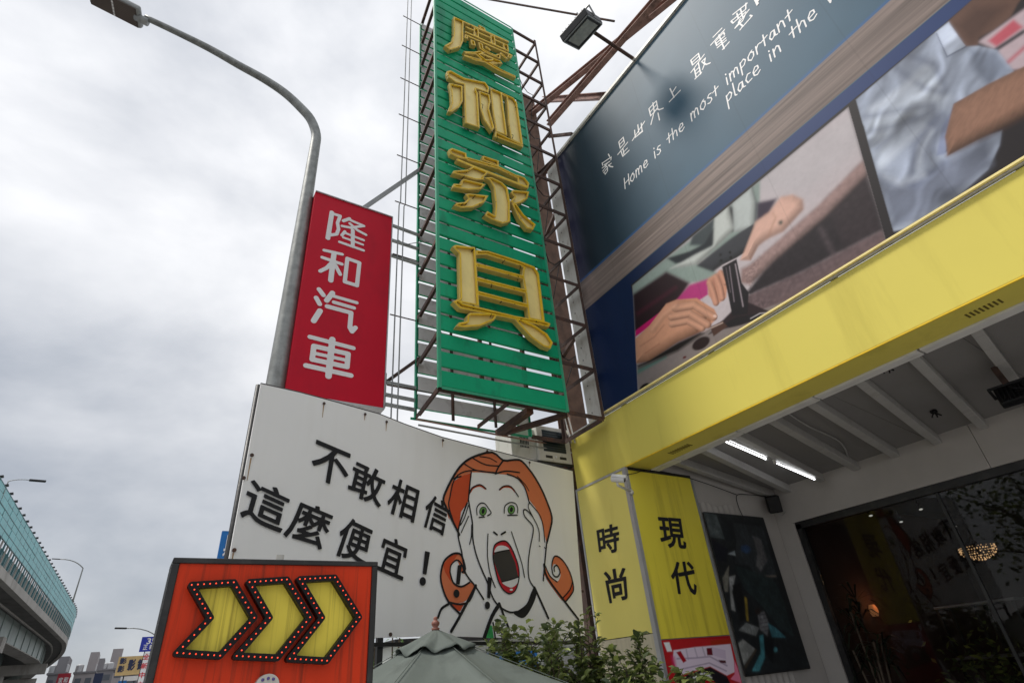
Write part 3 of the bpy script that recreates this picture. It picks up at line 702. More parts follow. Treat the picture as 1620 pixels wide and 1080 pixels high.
# ---- shop window and what stands behind it
win = thing('shop_window', (XB + 0.1, 0.6, 0.13), 'large dark shop window with black frame at the back of the porch', 'window')
WX = XB + 0.06
for a, b in (((4.355, 0.16), (4.355, OPZ - 0.03)), ((0.9, 0.16), (0.9, OPZ - 0.03)), ((-3.0, 0.16), (-3.0, OPZ - 0.03))):
    build('frame', MB().bar((WX, a[0] - 0.04, a[1]), (WX, b[0] - 0.04, b[1]), 0.09, 0.075), M['dark'], win)
build('frame', MB().bar((WX, -3.0, OPZ - 0.045), (WX, 4.35, OPZ - 0.045), 0.09, 0.085), M['dark'], win)
build('frame', MB().bar((WX, -3.0, 0.18), (WX, 4.35, 0.18), 0.09, 0.09), M['dark'], win)
build('mullion', MB().bar((WX, 2.62, 0.2), (WX, 2.62, OPZ - 0.09), 0.03, 0.03), M['dark'], win)
for ya, yb in ((4.27, 2.64), (2.60, 0.94), (0.86, -2.96)):
    build('pane', MB().box(WX - 0.004, WX + 0.004, yb, ya, 0.22, OPZ - 0.085), M['glass'], win)
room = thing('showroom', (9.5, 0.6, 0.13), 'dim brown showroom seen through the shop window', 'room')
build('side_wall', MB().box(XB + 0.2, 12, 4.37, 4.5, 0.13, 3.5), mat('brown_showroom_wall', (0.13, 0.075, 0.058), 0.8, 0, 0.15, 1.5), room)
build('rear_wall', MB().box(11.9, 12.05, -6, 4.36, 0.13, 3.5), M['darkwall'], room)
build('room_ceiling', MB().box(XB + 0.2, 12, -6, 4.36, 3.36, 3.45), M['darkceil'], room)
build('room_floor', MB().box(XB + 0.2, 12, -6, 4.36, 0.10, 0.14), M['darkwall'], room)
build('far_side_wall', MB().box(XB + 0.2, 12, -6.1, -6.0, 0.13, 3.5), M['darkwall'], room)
for yy in (3.3, 2.1, 0.8): build('ceiling_rib', MB().bar((XB + 0.22, yy, 3.32), (11.9, yy, 3.32), 0.03, 0.06), M['darkwall'], room)
# porch fittings: lit tubes, speaker, floodlight, brackets
def tube_light(p, q, label):
    p = Vector(p); q = Vector(q); t = thing('tube_light', tuple((p + q) / 2), label, 'lamp', 'lit tubes under the porch ceiling')
    build('tube', MB().tube([p, q], 0.008, 8), M['tubelamp'], t, smooth=True)
    build('housing', MB().bar(p + Vector((0, -0.02, 0.035)), q + Vector((0, -0.02, 0.035)), 0.022, 0.03), M['camwhite'], t)
    for e in (p, q): build('end_cap', MB().bar(e + Vector((-0.012, 0, 0.012)), e + Vector((0.012, 0, 0.012)), 0.03, 0.05), M['camwhite'], t)
def under(px, py, dz):           # a point just under the sloping porch ceiling, seen at a pixel
    r = ray(px, py); k = (CZB - CZF) / (XB - 5.13)
    t = (CZF - dz - EYE[2] - k * 5.13) / (r[2] - k * r[0])
    return EYE + r * t
tube_light(under(1143, 696, 0.12), under(1212, 726, 0.12), 'lit white tube lamp nearer the yellow fascia')
tube_light(under(1226, 731, 0.12), under(1289, 758, 0.12), 'lit white tube lamp nearer the porch back wall')
def rot_box(c, ax, half):
    c = np.array(c); V = []
    for sz in (-1, 1):
        for sx, sy in ((-1, -1), (1, -1), (1, 1), (-1, 1)): V.append(c + ax[0] * half[0] * sx + ax[1] * half[1] * sy + ax[2] * half[2] * sz)
    return V, [(3, 2, 1, 0), (4, 5, 6, 7), (0, 1, 5, 4), (1, 2, 6, 5), (2, 3, 7, 6), (3, 0, 4, 7)]
def axes(fwd, up=(0, 0, 1)):
    f = np.array(fwd, float); f /= np.linalg.norm(f); r = np.cross(f, up); r /= np.linalg.norm(r); return [r, f, np.cross(r, f)]
c = onX(1224, 797, 7.1)
sp = thing('loudspeaker', tuple(c), 'small black loudspeaker in the corner of the porch', 'speaker')
build('cabinet', MB().add(*rot_box(c, axes((-0.75, -0.6, -0.35)), (0.085, 0.07, 0.11))), M['black'], sp, bevel=0.015)
build('bracket', MB().bar(c + np.array([0.03, 0.03, 0.02]), (7.3, 4.47, c[2] + 0.02), 0.03), M['dark'], sp)
build('cable', MB().tube([c + np.array([0, 0, -.1]), c + np.array([.04, -.03, -.16]), c + np.array([.1, -.02, -.14]), (7.29, 4.42, c[2] - 0.1)], 0.006, 6), M['greymetal'], sp)
def floodlight(c, aim, w, h, d, arm_to, label, group=None, m_body='dark'):
    ax = axes(aim); c = np.array(c); t = thing('floodlight', tuple(c), label, 'floodlight', group)
    hb = build('housing', MB().add(*rot_box(c - ax[1] * d * 0.5, ax, (w / 2, d / 2, h / 2))), M[m_body], t, bevel=0.012)
    m = MB()
    for k in range(7):
        m.add(*rot_box(c - ax[1] * (d + 0.012) + ax[0] * (k - 3) * w / 8, ax, (0.005, 0.018, h * 0.42)))
    build('cooling_fins', m, M[m_body], t)
    build('lens', MB().add(*rot_box(c + ax[1] * 0.004 + ax[2] * 0.0, ax, (w * 0.38, 0.004, h * 0.33))), mat('floodlight_lens', (0.33, 0.34, 0.31), 0.3, 0, 0.25, 14), t)
    m = MB()
    for a, b in (((-1, 1), (1, 1)), ((-1, -1), (1, -1)), ((-1, -1), (-1, 1)), ((1, -1), (1, 1))):
        m.bar(c + ax[0] * a[0] * w * 0.47 + ax[2] * a[1] * h * 0.47 + ax[1] * 0.006, c + ax[0] * b[0] * w * 0.47 + ax[2] * b[1] * h * 0.47 + ax[1] * 0.006, 0.014, 0.014)
    build('rim', m, M['greymetal'] if m_body != 'black' else M['black'], t)
    m = MB(); back = c - ax[1] * (d + 0.12)
    for sg in (-1, 1):
        m.bar(c + ax[0] * sg * (w / 2 + 0.012) - ax[1] * d * 0.4, back + ax[0] * sg * (w / 2 + 0.012), 0.022, 0.012)
    m.bar(back - ax[0] * (w / 2 + 0.02), back + ax[0] * (w / 2 + 0.02), 0.022, 0.02)
    build('yoke', m, M['greymetal'] if m_body != 'black' else M['black'], t)
    if arm_to is not None:
        build('arm', MB().bar(back, arm_to, 0.045, 0.03), M['rust'], t)
        mid = (back + np.array(arm_to)) / 2
        build('cable', MB().tube([c - ax[1] * d * 0.8, back + ax[2] * -0.09 + ax[0] * 0.1, back + ax[2] * -0.05 + ax[0] * 0.02, mid], 0.006, 6), M['black'], t)
    return t
cf = onX(1607, 625, 6.1)
floodlight(cf, (0.75, 0.1, -0.25), 0.24, 0.17, 0.07, (6.05, cf[1] + 0.02, czat(6.05) - 0.1), 'black floodlight hanging from the porch ceiling', None, 'black')
for (px, py, nm) in ((1402, 581, 'near the white edge channel'), (1478, 652, 'midway across the porch ceiling')):
    c = under(px, py, 0.03)
    t = thing('ceiling_socket', tuple(c), 'small black wire stub ' + nm, 'socket')
    build('base', MB().lathe([(0.03, 0.02), (0.035, 0.0), (0.025, -0.012)], c, (0, 0, 1), 10), M['black'], t)
    m = MB()
    for k in range(3): m.tube([c, c + np.array([0.03 * math.cos(k * 2.1), 0.03 * math.sin(k * 2.1), -0.03]), c + np.array([0.02 * math.cos(k * 2.6), 0.045 * math.sin(k * 2.3), -0.05])], 0.008, 6)
    build('wire', m, M['black'], t)
# sagging wires in the porch corner
def cable(name, pts, r, mt, label, cat='cable'):
    P = [Vector(p) for p in pts]; Q = []
    for i in range(len(P) - 1):
        a = P[max(i - 1, 0)]; b = P[i]; c_ = P[i + 1]; d = P[min(i + 2, len(P) - 1)]
        for k in range(6):
            t = k / 6
            Q.append(0.5 * ((2 * b) + (c_ - a) * t + (2 * a - 5 * b + 4 * c_ - d) * t * t + (3 * b - a - 3 * c_ + d) * t ** 3))
    Q.append(P[-1])
    return tag(build(name, MB().tube(Q, r, 6), mt, None, smooth=True), label, cat)
cable('wall_cable', [onY(x, y, YR - 0.05) for x, y in ((1215, 785), (1185, 782), (1166, 783), (1168, 800), (1178, 822))], 0.006, M['dark'], 'thin dark cable looping down above the workshop poster')
cable('camera_cable', [onY(x, y, YR - 0.045) for x, y in ((990, 751), (1005, 748), (1022, 744), (1060, 748), (1110, 762), (1165, 782))], 0.005, M['black'], 'thin black cable running from the security camera into the porch')

cable('ceiling_conduit', [under(1228, 640, .02), under(1275, 672, .02), under(1330, 700, .02), under(1345, 735, .02)], .009, M['beam'], 'thin pale conduit across the porch ceiling boards')
# security camera on the pillar corner
cc = onY(981, 757, 4.47)
cctv = thing('security_camera', tuple(onY(985, 772, 4.58)), 'white bullet security camera fixed to the pillar corner', 'camera')
ax = axes((0.55, -0.8, -0.28))
build('body', MB().lathe([(0.036, -0.10), (0.042, -0.095), (0.042, 0.05), (0.040, 0.052)], cc, ax[1], 20), M['camwhite'], cctv, smooth=True, bevel=0.0)
build('lens', MB().lathe([(0.034, 0.0), (0.034, 0.056), (0.018, 0.056), (0.016, 0.048), (0.004, 0.048)], cc, ax[1], 20), M['black'], cctv, smooth=True)
m = MB(); V = []; F = []
for i in range(13):
    t = math.pi * (0.02 + 0.96 * i / 12)
    for yy in (-0.09, 0.075): V.append(cc + ax[1] * yy + ax[0] * 0.049 * math.cos(t) + ax[2] * 0.049 * math.sin(t))
for i in range(12): F.append((2 * i, 2 * i + 1, 2 * i + 3, 2 * i + 2))
o = build('sun_shield', m.add(V, F), M['camwhite'], cctv, smooth=True); so = o.modifiers.new('t', 'SOLIDIFY'); so.thickness = 0.003
build('bracket', MB().tube([cc - ax[2] * 0.042 - ax[1] * 0.03, cc - ax[2] * 0.075 - ax[1] * 0.02, np.array([X0 + 0.012, 4.566, cc[2] - 0.10])], 0.015, 10), M['acbody'], cctv, smooth=True)
build('mounting_base', MB().lathe([(0.03, 0.0), (0.032, 0.012), (0.018, 0.022)], (X0 + 0.008, 4.568, cc[2] - 0.105), (0, -1, 0), 14), M['acbody'], cctv, smooth=True)

# inside the showroom: chandelier, wall lamp, plant, spot lights
def onXi(px, py, X): return onX(px, py, X)
c = onXi(1548, 872, 9.4)
ch = thing('chandelier', tuple(c), 'glowing crystal chandelier inside the showroom', 'chandelier')
m = MB()
for ring, (r, z, n) in enumerate(((0.20, 0.06, 40), (0.205, 0.03, 40), (0.20, 0.0, 40), (0.18, -0.03, 34), (0.14, -0.06, 28), (0.09, -0.085, 18), (0.04, -0.1, 8))):
    for k in range(n):
        t = 2 * math.pi * k / n + ring * 0.2; p = c + np.array([r * math.cos(t), r * math.sin(t), z])
        if random.random() < 0.75:
            s_ = 0.004 + 0.006 * random.random()
            m.add([p + np.array(v) * s_ for v in ((1, 0, 0), (0, 1, 0), (-1, 0, 0), (0, -1, 0), (0, 0, 1.4), (0, 0, -1.4))], [(0, 1, 4), (1, 2, 4), (2, 3, 4), (3, 0, 4), (1, 0, 5), (2, 1, 5), (3, 2, 5), (0, 3, 5)])
tag(build('crystal_beads', m, M['crystal'], ch), kind='stuff')
build('ring', MB().tube([c + np.array([0.2 * math.cos(t / 12 * math.pi), 0.2 * math.sin(t / 12 * math.pi), 0.07]) for t in range(25)], 0.008, 6), M['dark'], ch)
build('stem', MB().bar(c + np.array([0, 0, 0.07]), (c[0], c[1], 3.36), 0.01), M['dark'], ch)
m = MB()
for k in range(4): m.bar(c + np.array([0.2 * math.cos(k * math.pi / 2), 0.2 * math.sin(k * math.pi / 2), 0.07]), c + np.array([0, 0, 0.2]), 0.006)
build('chain', m, M['dark'], ch)
for px, py, nm in ((1376, 812, 'left'), (1424, 822, 'middle'), (1455, 802, 'upper'), (1512, 830, 'right')):
    p = under(px, py, 0.0); p = onX(px, py, 8.5); p = EYE + ray(px, py) * (3.22 - 1.6) / ray(px, py)[2] if ray(px, py)[2] > 60 else p
    t = thing('spot_lamp', tuple(p), 'small ceiling spot lamp inside the showroom, %s one of four' % nm, 'spot lamp', 'showroom spot lamps')
    build('lamp_body', MB().lathe([(0.02, 0.06), (0.03, 0.05), (0.035, -0.03), (0.03, -0.032)], p, (0.3, 0.2, 1), 12), M['dark'], t, smooth=True)
    build('lamp_face', MB().lathe([(0.026, -0.034), (0.024, -0.036)], p, (0.3, 0.2, 1), 12), mat('spot_glow', (0.8, 0.8, 0.72), 0.4, 0, 0, 1, emit=0.35), t)
    build('stem', MB().bar(p + np.array([0.01, 0.01, 0.05]), (p[0] + 0.02, p[1] + 0.01, 3.36), 0.012), M['dark'], t)
base = onY(1378, 1050, 4.0)
wl_c = onY(1382, 965, 4.33)
lamp = thing('wall_lamp', tuple(wl_c), 'warm glowing wall lamp behind the house plant', 'lamp')
build('shade', MB().lathe([(0.035, -0.07), (0.055, -0.02), (0.055, 0.02), (0.035, 0.07)], wl_c, (0, 0, 1), 20), M['glow'], lamp, smooth=True)
build('bracket', MB().bar(wl_c, (wl_c[0], 4.37, wl_c[2]), 0.03), M['dark'], lamp)
pl = bpy.data.lights.new('wall_lamp_light', 'POINT'); pl.energy = 0.4; pl.color = (1.0, 0.45, 0.2); pl.shadow_soft_size = 0.08
plo = bpy.data.objects.new('lamp_light', pl); COL.objects.link(plo); plo.parent = lamp; plo.location = (0, -0.16, 0.1)
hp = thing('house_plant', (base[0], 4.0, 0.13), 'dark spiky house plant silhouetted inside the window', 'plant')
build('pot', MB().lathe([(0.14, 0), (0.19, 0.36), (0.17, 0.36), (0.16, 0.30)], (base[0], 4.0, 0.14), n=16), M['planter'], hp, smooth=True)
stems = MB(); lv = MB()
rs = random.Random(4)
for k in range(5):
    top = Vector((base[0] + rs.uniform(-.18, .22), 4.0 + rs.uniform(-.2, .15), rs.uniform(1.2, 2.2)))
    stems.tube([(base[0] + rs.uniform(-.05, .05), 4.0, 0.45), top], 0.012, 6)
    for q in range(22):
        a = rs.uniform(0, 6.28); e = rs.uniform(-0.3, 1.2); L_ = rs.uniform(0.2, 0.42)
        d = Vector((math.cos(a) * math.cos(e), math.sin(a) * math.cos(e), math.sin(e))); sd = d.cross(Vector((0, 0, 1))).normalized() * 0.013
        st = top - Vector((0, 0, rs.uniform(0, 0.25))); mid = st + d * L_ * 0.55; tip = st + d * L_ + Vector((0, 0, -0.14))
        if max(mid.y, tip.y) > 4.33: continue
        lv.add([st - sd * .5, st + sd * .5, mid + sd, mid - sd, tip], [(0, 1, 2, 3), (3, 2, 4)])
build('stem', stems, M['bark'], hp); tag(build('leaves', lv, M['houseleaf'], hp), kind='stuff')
pa = onX(1478, 958, 9.2); pb = onX(1606, 946, 9.2); zt1 = (pa[2] + pb[2]) / 2  # pale shelves added to imitate white bars reflected in the glass
dt = thing('mirrored_bar_rack', (9.3, (pa[1] + pb[1]) / 2, .14), 'made-up pale rack imitating white bars mirrored in the shop window', 'rack')
build('shelf', MB().box(9.15, 9.55, pb[1], pa[1], zt1 - .03, zt1), M['greymetal'], dt, bevel=.005)
build('shelf', MB().box(9.15, 9.55, pb[1], pa[1], zt1 - .62, zt1 - .59), M['greymetal'], dt, bevel=.005)
for y_ in (pb[1] + .03, (pa[1] + pb[1]) / 2, pa[1] - .03):
    for x_ in (9.17, 9.53): build('upright', MB().bar((x_, y_, .14), (x_, y_, zt1 - .031), .03), M['dark'], dt)
lv = MB(); st = MB(); r = random.Random(77)  # plant added behind the glass in place of greenery reflected in it
ip = thing('mirrored_shrub', (8.8, (pa[1] + pb[1]) / 2 - .1, .14), 'leafy green plant added to imitate greenery mirrored in the shop window', 'plant')
build('pot', MB().lathe([(.13, 0), (.17, .3), (.15, .3)], (8.8, (pa[1] + pb[1]) / 2 - .1, .14), n=14), M['planter'], ip, smooth=True)
for q in range(700):
    c_ = Vector((8.8 + r.gauss(0, .22), (pa[1] + pb[1]) / 2 - .1 + r.gauss(0, .32), 1.0 + r.gauss(0, .28))); d = Vector((r.uniform(-1, 1), r.uniform(-1, 1), r.uniform(-.5, .7))).normalized(); sd = d.orthogonal().normalized() * .022; L_ = r.uniform(.06, .12)
    if c_.z > zt1 + .02: continue
    lv.add([c_, c_ + d * L_ * .5 + sd, c_ + d * L_, c_ + d * L_ * .5 - sd], [(0, 3, 2, 1)])
for q in range(8): st.tube([(8.8, (pa[1] + pb[1]) / 2 - .1, .42), (8.8 + r.gauss(0, .2), (pa[1] + pb[1]) / 2 - .1 + r.gauss(0, .25), 1.2)], .008, 5)
build('stem', st, M['bark'], ip); tag(build('leaves', lv, M['leaf'], ip), kind='stuff')
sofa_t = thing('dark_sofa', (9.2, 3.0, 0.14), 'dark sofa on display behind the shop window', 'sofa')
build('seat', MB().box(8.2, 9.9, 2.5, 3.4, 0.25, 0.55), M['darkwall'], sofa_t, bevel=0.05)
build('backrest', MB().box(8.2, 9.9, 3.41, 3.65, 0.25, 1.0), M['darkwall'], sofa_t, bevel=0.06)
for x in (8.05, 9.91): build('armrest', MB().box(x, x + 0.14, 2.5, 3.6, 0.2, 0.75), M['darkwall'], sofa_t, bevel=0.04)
for x in (8.25, 9.75):
    for y in (2.6, 3.4): build('leg', MB().box(x, x + 0.06, y, y + 0.06, 0.14, 0.25), M['wood'], sofa_t)

# ================================================================ BIG POSTER ABOVE THE FASCIA
PZ0, PZ1 = 4.375, 9.22
PY0, PY1 = 4.74, -3.4
post = thing('billboard_poster', (X0 - 0.02, 0.6, PZ0), 'huge blue billboard poster with white handwriting and sewing photographs above the fascia', 'billboard')
POS = Plane((X0 - 0.02, 0, 0), (0, -1, 0), (-1, 0, 0))
zA = Z(980, 240, 2.7); zB = Z(1180, 0, 3.0)
def ext(a, b, t):      # carry a line on beyond b
    return (b[0] + (b[0] - a[0]) * t, b[1] + (b[1] - a[1]) * t)
def paint_poster(p, U, V):
    x, y = p.x, p.y
    n = vnoise(U * 1.3 + 5, V * 1.3, 1); n2 = vnoise(U * 5, V * 5, 2)
    # blue-teal ground, deeper to the left end
    t = np.clip((U + PY0) / 2.2, 0, 1)[..., None]
    p.c = p.col((26, 36, 48)) * (1 - t) + p.col((88, 120, 140)) * t
    hi = np.clip((V - 7.2) / 2.2, 0, 1)[..., None] * t
    p.c = p.c * (1 - hi * 0.4) + p.col((140, 154, 166)) * hi * 0.4
    p.c *= (0.93 + 0.14 * n)[..., None]
    e = np.clip(1 - (U + PY0) / 0.30, 0, 1)[..., None]  # purple reflection painted in where the sheet wraps its left end
    p.c = p.c * (1 - e * 0.6) + p.col((96, 92, 128)) * e * 0.6
    # timber band (straight in the poster's own plane)
    def vline(pts):                     # v as a function of u through two pixel points
        a = POS.uv(*pts[0]); b = POS.uv(*pts[1]); k = (b[1] - a[1]) / (b[0] - a[0])
        return lambda u: a[1] + k * (u - a[0])
    top = vline([(980, 390), (1408, 0)]); bot = vline([(980, 445), (1505, 0)]); blu = vline([(1010, 440), (1538, 0)])
    vt, vb, vl = top(U), bot(U), blu(U)
    f = (V - vb) / (vt - vb)
    grain = vnoise(U * 0.9 + 3, f * 16, 5) * 0.6 + vnoise(U * 2.3, f * 42, 6) * 0.4
    wood = p.col((150, 136, 130)) * (0.62 + 0.75 * grain)[..., None]
    m = (np.clip((vt - V) / 0.012, 0, 1) * np.clip((V - vb) / 0.012, 0, 1))[..., None]
    low = np.clip((vb - V) / 0.012, 0, 1)[..., None]
    p.c = p.c * (1 - low) + p.col((10, 50, 92)) * low
    p.c = p.c * (1 - m) + wood * m
    edge = np.exp(-((V - vt - 0.01) / 0.02) ** 2)[..., None] * 0.6
    p.c = p.c * (1 - edge) + p.col((70, 120, 180)) * edge
    brd = (np.clip((vl - V) / 0.012, 0, 1) * np.clip((U - POS.uv(997, 450)[0]) / 0.012, 0, 1))[..., None]
    st = np.clip((U + PY0 - 1.2) / 2.2, 0, 1)[..., None]
    sb = low * (1 - brd); p.c = p.c * (1 - sb * st) + p.col((62, 84, 132)) * sb * st
    p.c = p.c * (1 - brd) + p.col((62, 58, 60)) * brd
    # ---- photograph 1: sewing
    ph1 = [(1001, 452), (1186, 300), (1342, 170), (1402, 384), (1010, 628)]
    k1 = p.mask(sd_poly(x, y, ph1), 2.2)
    def f1(q, c, soft=1.5, a=1.0): p.fill(zA(q), c, soft, a, k1)
    def s1(q, w, c, soft=1.5, a=1.0): p.stroke(zA(q), w, c, soft, a, k1)
    p.fill(ph1, (212, 202, 205), 2.2)
    f1([(57, 500), (560, 100), (1100, -250), (1150, -100), (800, 190), (560, 180), (400, 330)], (205, 200, 203), 30, 0.7)
    f1([(40, 640), (57, 560), (300, 380), (470, 220), (600, 120), (600, 200), (582, 330), (470, 380), (330, 480), (440, 525), (380, 550), (300, 560), (200, 515), (60, 612)], (158, 172, 166), 3)
    f1([(40, 1100), (40, 620), (200, 512), (300, 560), (250, 640), (170, 695), (65, 775)], (52, 28, 38), 5)
    s1([(80, 690), (240, 580)], 6, (96, 34, 58), 5, 0.6)
    f1([(405, 275), (465, 228), (492, 330), (440, 380), (330, 482), (215, 500), (320, 440), (400, 400)], (206, 210, 206), 3)
    f1([(482, 215), (565, 150), (582, 215), (576, 330), (490, 345)], (196, 203, 201), 2); s1([(565, 150), (583, 215), (578, 330)], 2.4, (70, 78, 84), 1.5)
    f1([(300, 400), (340, 250), (405, 200), (410, 270), (400, 340), (360, 400)], (78, 88, 92), 4)
    f1([(203, 455), (300, 425), (360, 395), (400, 330), (420, 300), (418, 350), (396, 405), (330, 462), (240, 478)], (46, 54, 62), 2)
    f1([(468, 230), (495, 245), (500, 335), (478, 345)], (52, 56, 60), 2)
    f1([(582, 300), (640, 258), (690, 195), (740, 185), (782, 205), (786, 245), (700, 340), (630, 372), (592, 402), (560, 462), (518, 462)], (226, 184, 168), 5)
    f1([(588, 218), (672, 200), (640, 262), (585, 300)], (70, 58, 80), 5); p.ell(1235, 352, 3, 3.6, 0.5, (70, 90, 86), 2)
    s1([(620, 270), (700, 270), (750, 230)], 2, (170, 120, 100), 3, 0.6)
    f1([(330, 486), (480, 368), (572, 308), (592, 392), (500, 452), (440, 482), (400, 512)], (58, 60, 66), 1.6); f1([(340, 480), (480, 375), (500, 385), (380, 480)], (120, 122, 126), 3, 0.7)
    for q in ((432, 440), (434, 465), (472, 430), (476, 452)): p.ell(980 + q[0] / 2.7, 240 + q[1] / 2.7, 2.2, 2.2, 0, (20, 20, 22), 1.2)
    # cloth
    f1([(515, 560), (520, 500), (560, 480), (640, 415), (850, 230), (1035, 40), (1060, 110), (720, 400), (600, 500), (560, 570)], (168, 142, 138), 7)
    f1([(540, 605), (620, 500), (720, 395), (1055, 95), (1135, 330), (770, 520), (560, 612)], (58, 51, 56), 6)
    s1([(860, 330), (915, 440)], 7, (110, 98, 102), 8, 0.7); f1([(900, 240), (1055, 110), (1125, 330), (960, 420)], (80, 68, 72), 14, 0.5)
    f1([(540, 618), (770, 518), (1130, 332), (1170, 380), (760, 640), (560, 700)], (126, 108, 110), 3)
    sp_ = vnoise(U * 55, V * 55, 8)
    cl = k1 * p.mask(sd_poly(x, y, zA([(540, 500), (1060, 60), (1170, 380), (560, 700)])), 8)
    p.c *= (1 + (sp_ - 0.5) * 0.55 * cl)[..., None]
    s1([(560, 690), (720, 640), (1130, 400)], 1.2, (200, 180, 190), 1.2, 0.7)
    # machine bed
    f1([(72, 1045), (75, 925), (230, 850), (400, 745), (480, 722), (700, 640), (720, 700), (500, 800), (80, 1060)], (150, 140, 138), 3)
    f1([(76, 930), (200, 870), (200, 880), (76, 950)], (90, 140, 130), 5, 0.8)
    p.ell(1109, 543, 15.5, 8.5, -0.55, (52, 34, 34), 2); p.ell(1020, 612, 9, 4.8, -0.6, (40, 34, 36), 1.5); p.ell(1083, 565, 3, 1.6, -.4, (110, 40, 44), 1)
    f1([(545, 640), (660, 690), (520, 740), (430, 760), (380, 780), (440, 720), (480, 680)], (60, 46, 50), 3)
    def bl(q, w, c, k=.45, soft=2, a=1., edge=.62): p.blob(sd_poly(x, y, zA(q)), w, c, k, soft, a, k1, edge)
    def bs(q, wd, c, k=.45, soft=2, a=1., edge=.62): p.blob(sd_stroke(x, y, zA(q), wd), wd * .5, c, k, soft, a, k1, edge)
    bs([(560, 530), (640, 450), (860, 262), (1080, 40)], 20, (176, 150, 146), .5, 5)
    cl2 = k1 * p.mask(sd_stroke(x, y, zA([(560, 530), (640, 450), (860, 262), (1080, 40)]), 24), 8)
    p.c *= (1 + (vnoise(U * 70, V * 70, 21) - .5) * .5 * cl2)[..., None]
    bl([(405, 275), (465, 228), (492, 330), (440, 380), (330, 482), (215, 500), (320, 440), (400, 400)], 9, (214, 218, 214), .5)
    bl([(482, 215), (565, 150), (582, 215), (576, 330), (490, 345)], 9, (206, 212, 210), .4)
    bl([(330, 486), (480, 368), (572, 308), (592, 392), (500, 452), (440, 482), (400, 512)], 10, (76, 78, 84), .7)
    for q in ((432, 440), (434, 465), (472, 430), (476, 452)): p.ell(980 + q[0] / 2.7, 240 + q[1] / 2.7, 2.2, 2.2, 0, (16, 16, 18), 1.2)
    bl([(582, 300), (640, 258), (690, 195), (740, 185), (782, 205), (786, 245), (700, 340), (630, 372), (592, 402), (560, 462), (518, 462)], 14, (236, 196, 180), .5, 4)
    s1([(630, 372), (668, 280), (655, 262)], 2.0, (190, 150, 130), 3, .8); p.ell(1235, 352, 3, 3.6, 0.5, (60, 84, 78), 2)
    # hands
    f1([(372, 545), (432, 508), (462, 560), (456, 622), (412, 657), (380, 612)], (218, 164, 140), 3); s1([(400, 540), (420, 630)], 1.2, (160, 100, 84), 2, 0.8); s1([(425, 525), (448, 610)], 1.2, (160, 100, 84), 2, 0.8)
    f1([(235, 642), (300, 568), (376, 544), (378, 610), (330, 642)], (196, 70, 140), 3); f1([(66, 792), (70, 762), (180, 680), (130, 745)], (205, 20, 122), 2)
    f1([(66, 905), (68, 800), (130, 742), (200, 650), (245, 632), (330, 625), (405, 672), (418, 700), (410, 718), (388, 740), (345, 768), (250, 810), (130, 890)], (214, 162, 132), 2.5)
    f1([(150, 800), (250, 745), (350, 738), (388, 742), (330, 785), (240, 815), (120, 895), (80, 900)], (150, 100, 78), 10, 0.8)
    for q in ([(225, 690), (300, 672), (388, 722)], [(215, 720), (290, 700), (360, 742)], [(250, 660), (330, 660), (404, 700)]): s1(q, 1.8, (130, 82, 64), 3, 0.8)
    f1([(110, 895), (250, 812), (345, 770), (360, 775), (250, 850), (80, 925), (70, 912)], (34, 26, 26), 6)
    bl([(66, 905), (68, 800), (130, 742), (200, 650), (245, 632), (330, 640), (380, 700), (330, 770), (250, 810), (130, 890)], 16, (220, 168, 140), .55, 2.5)
    for q, wd in (([(225, 735), (290, 722), (352, 752)], 11.5), ([(222, 705), (300, 690), (376, 738)], 12), ([(240, 668), (318, 655), (402, 705)], 12.5)):
        bs(q, wd, (226, 176, 150), .6, 1.6, 1, .55)
    p.ell(980 + 408 / 2.7, 240 + 702 / 2.7, 3, 2.2, .4, (240, 205, 190), 1.5)
    bs([(140, 760), (185, 700), (240, 655)], 8, (228, 182, 158), .4, 8, .5); s1([(90, 830), (150, 790), (190, 740)], 1.2, (168, 116, 96), 3, .6); s1([(110, 860), (170, 820)], 1.2, (168, 116, 96), 3, .6)
    for q, wd in (([(385, 560), (400, 600), (412, 645)], 10), ([(412, 535), (430, 580), (438, 625)], 9.5), ([(432, 515), (452, 560)], 8)):
        bs(q, wd, (228, 174, 150), .6, 1.6, 1, .55)
    # needle bar and foot
    f1([(438, 492), (500, 458), (522, 560), (552, 600), (548, 692), (482, 702), (462, 600)], (42, 38, 43), 1.5)
    s1([(470, 490), (490, 640)], 1.6, (150, 138, 146), 1.5); s1([(495, 480), (528, 660)], 2.2, (178, 166, 172), 1.5, 0.9); s1([(455, 495), (474, 600)], 1.2, (120, 108, 116), 1.5)
    f1([(388, 748), (440, 722), (462, 745), (402, 788)], (96, 70, 60), 1.5); s1([(392, 752), (440, 730)], 2, (200, 180, 170), 1.5)
    f1([(450, 735), (500, 705), (650, 682), (656, 694), (520, 738), (470, 750)], (44, 40, 44), 1.5); s1([(560, 712), (600, 690), (650, 686)], 1.4, (205, 200, 205), 1.2)
    # ---- photograph 2: a man in a shirt
    ph2 = [(1354, 158), (1490, 42), (1600, -55), (1800, -220), (1900, 60), (1620, 252), (1415, 371)]
    k2 = p.mask(sd_poly(x, y, ph2), 2.2)
    def f2(q, c, soft=1.5, a=1.0): p.fill(zB(q), c, soft, a, k2)
    def s2(q, w, c, soft=1.5, a=1.0): p.stroke(zB(q), w, c, soft, a, k2)
    p.fill(ph2, (56, 51, 54), 2.2)
    f2([(1100, 200), (1270, 80), (1600, -150), (1700, 300), (1320, 330), (1230, 335), (1190, 240)], (208, 190, 196), 6)
    f2([(1150, 195), (1270, 95), (1315, 130), (1190, 222)], (206, 108, 122), 6); s2([(1190, 235), (1320, 150)], 6, (90, 84, 90), 4); s2([(1240, 300), (1330, 220)], 5, (200, 80, 96), 6, .7)
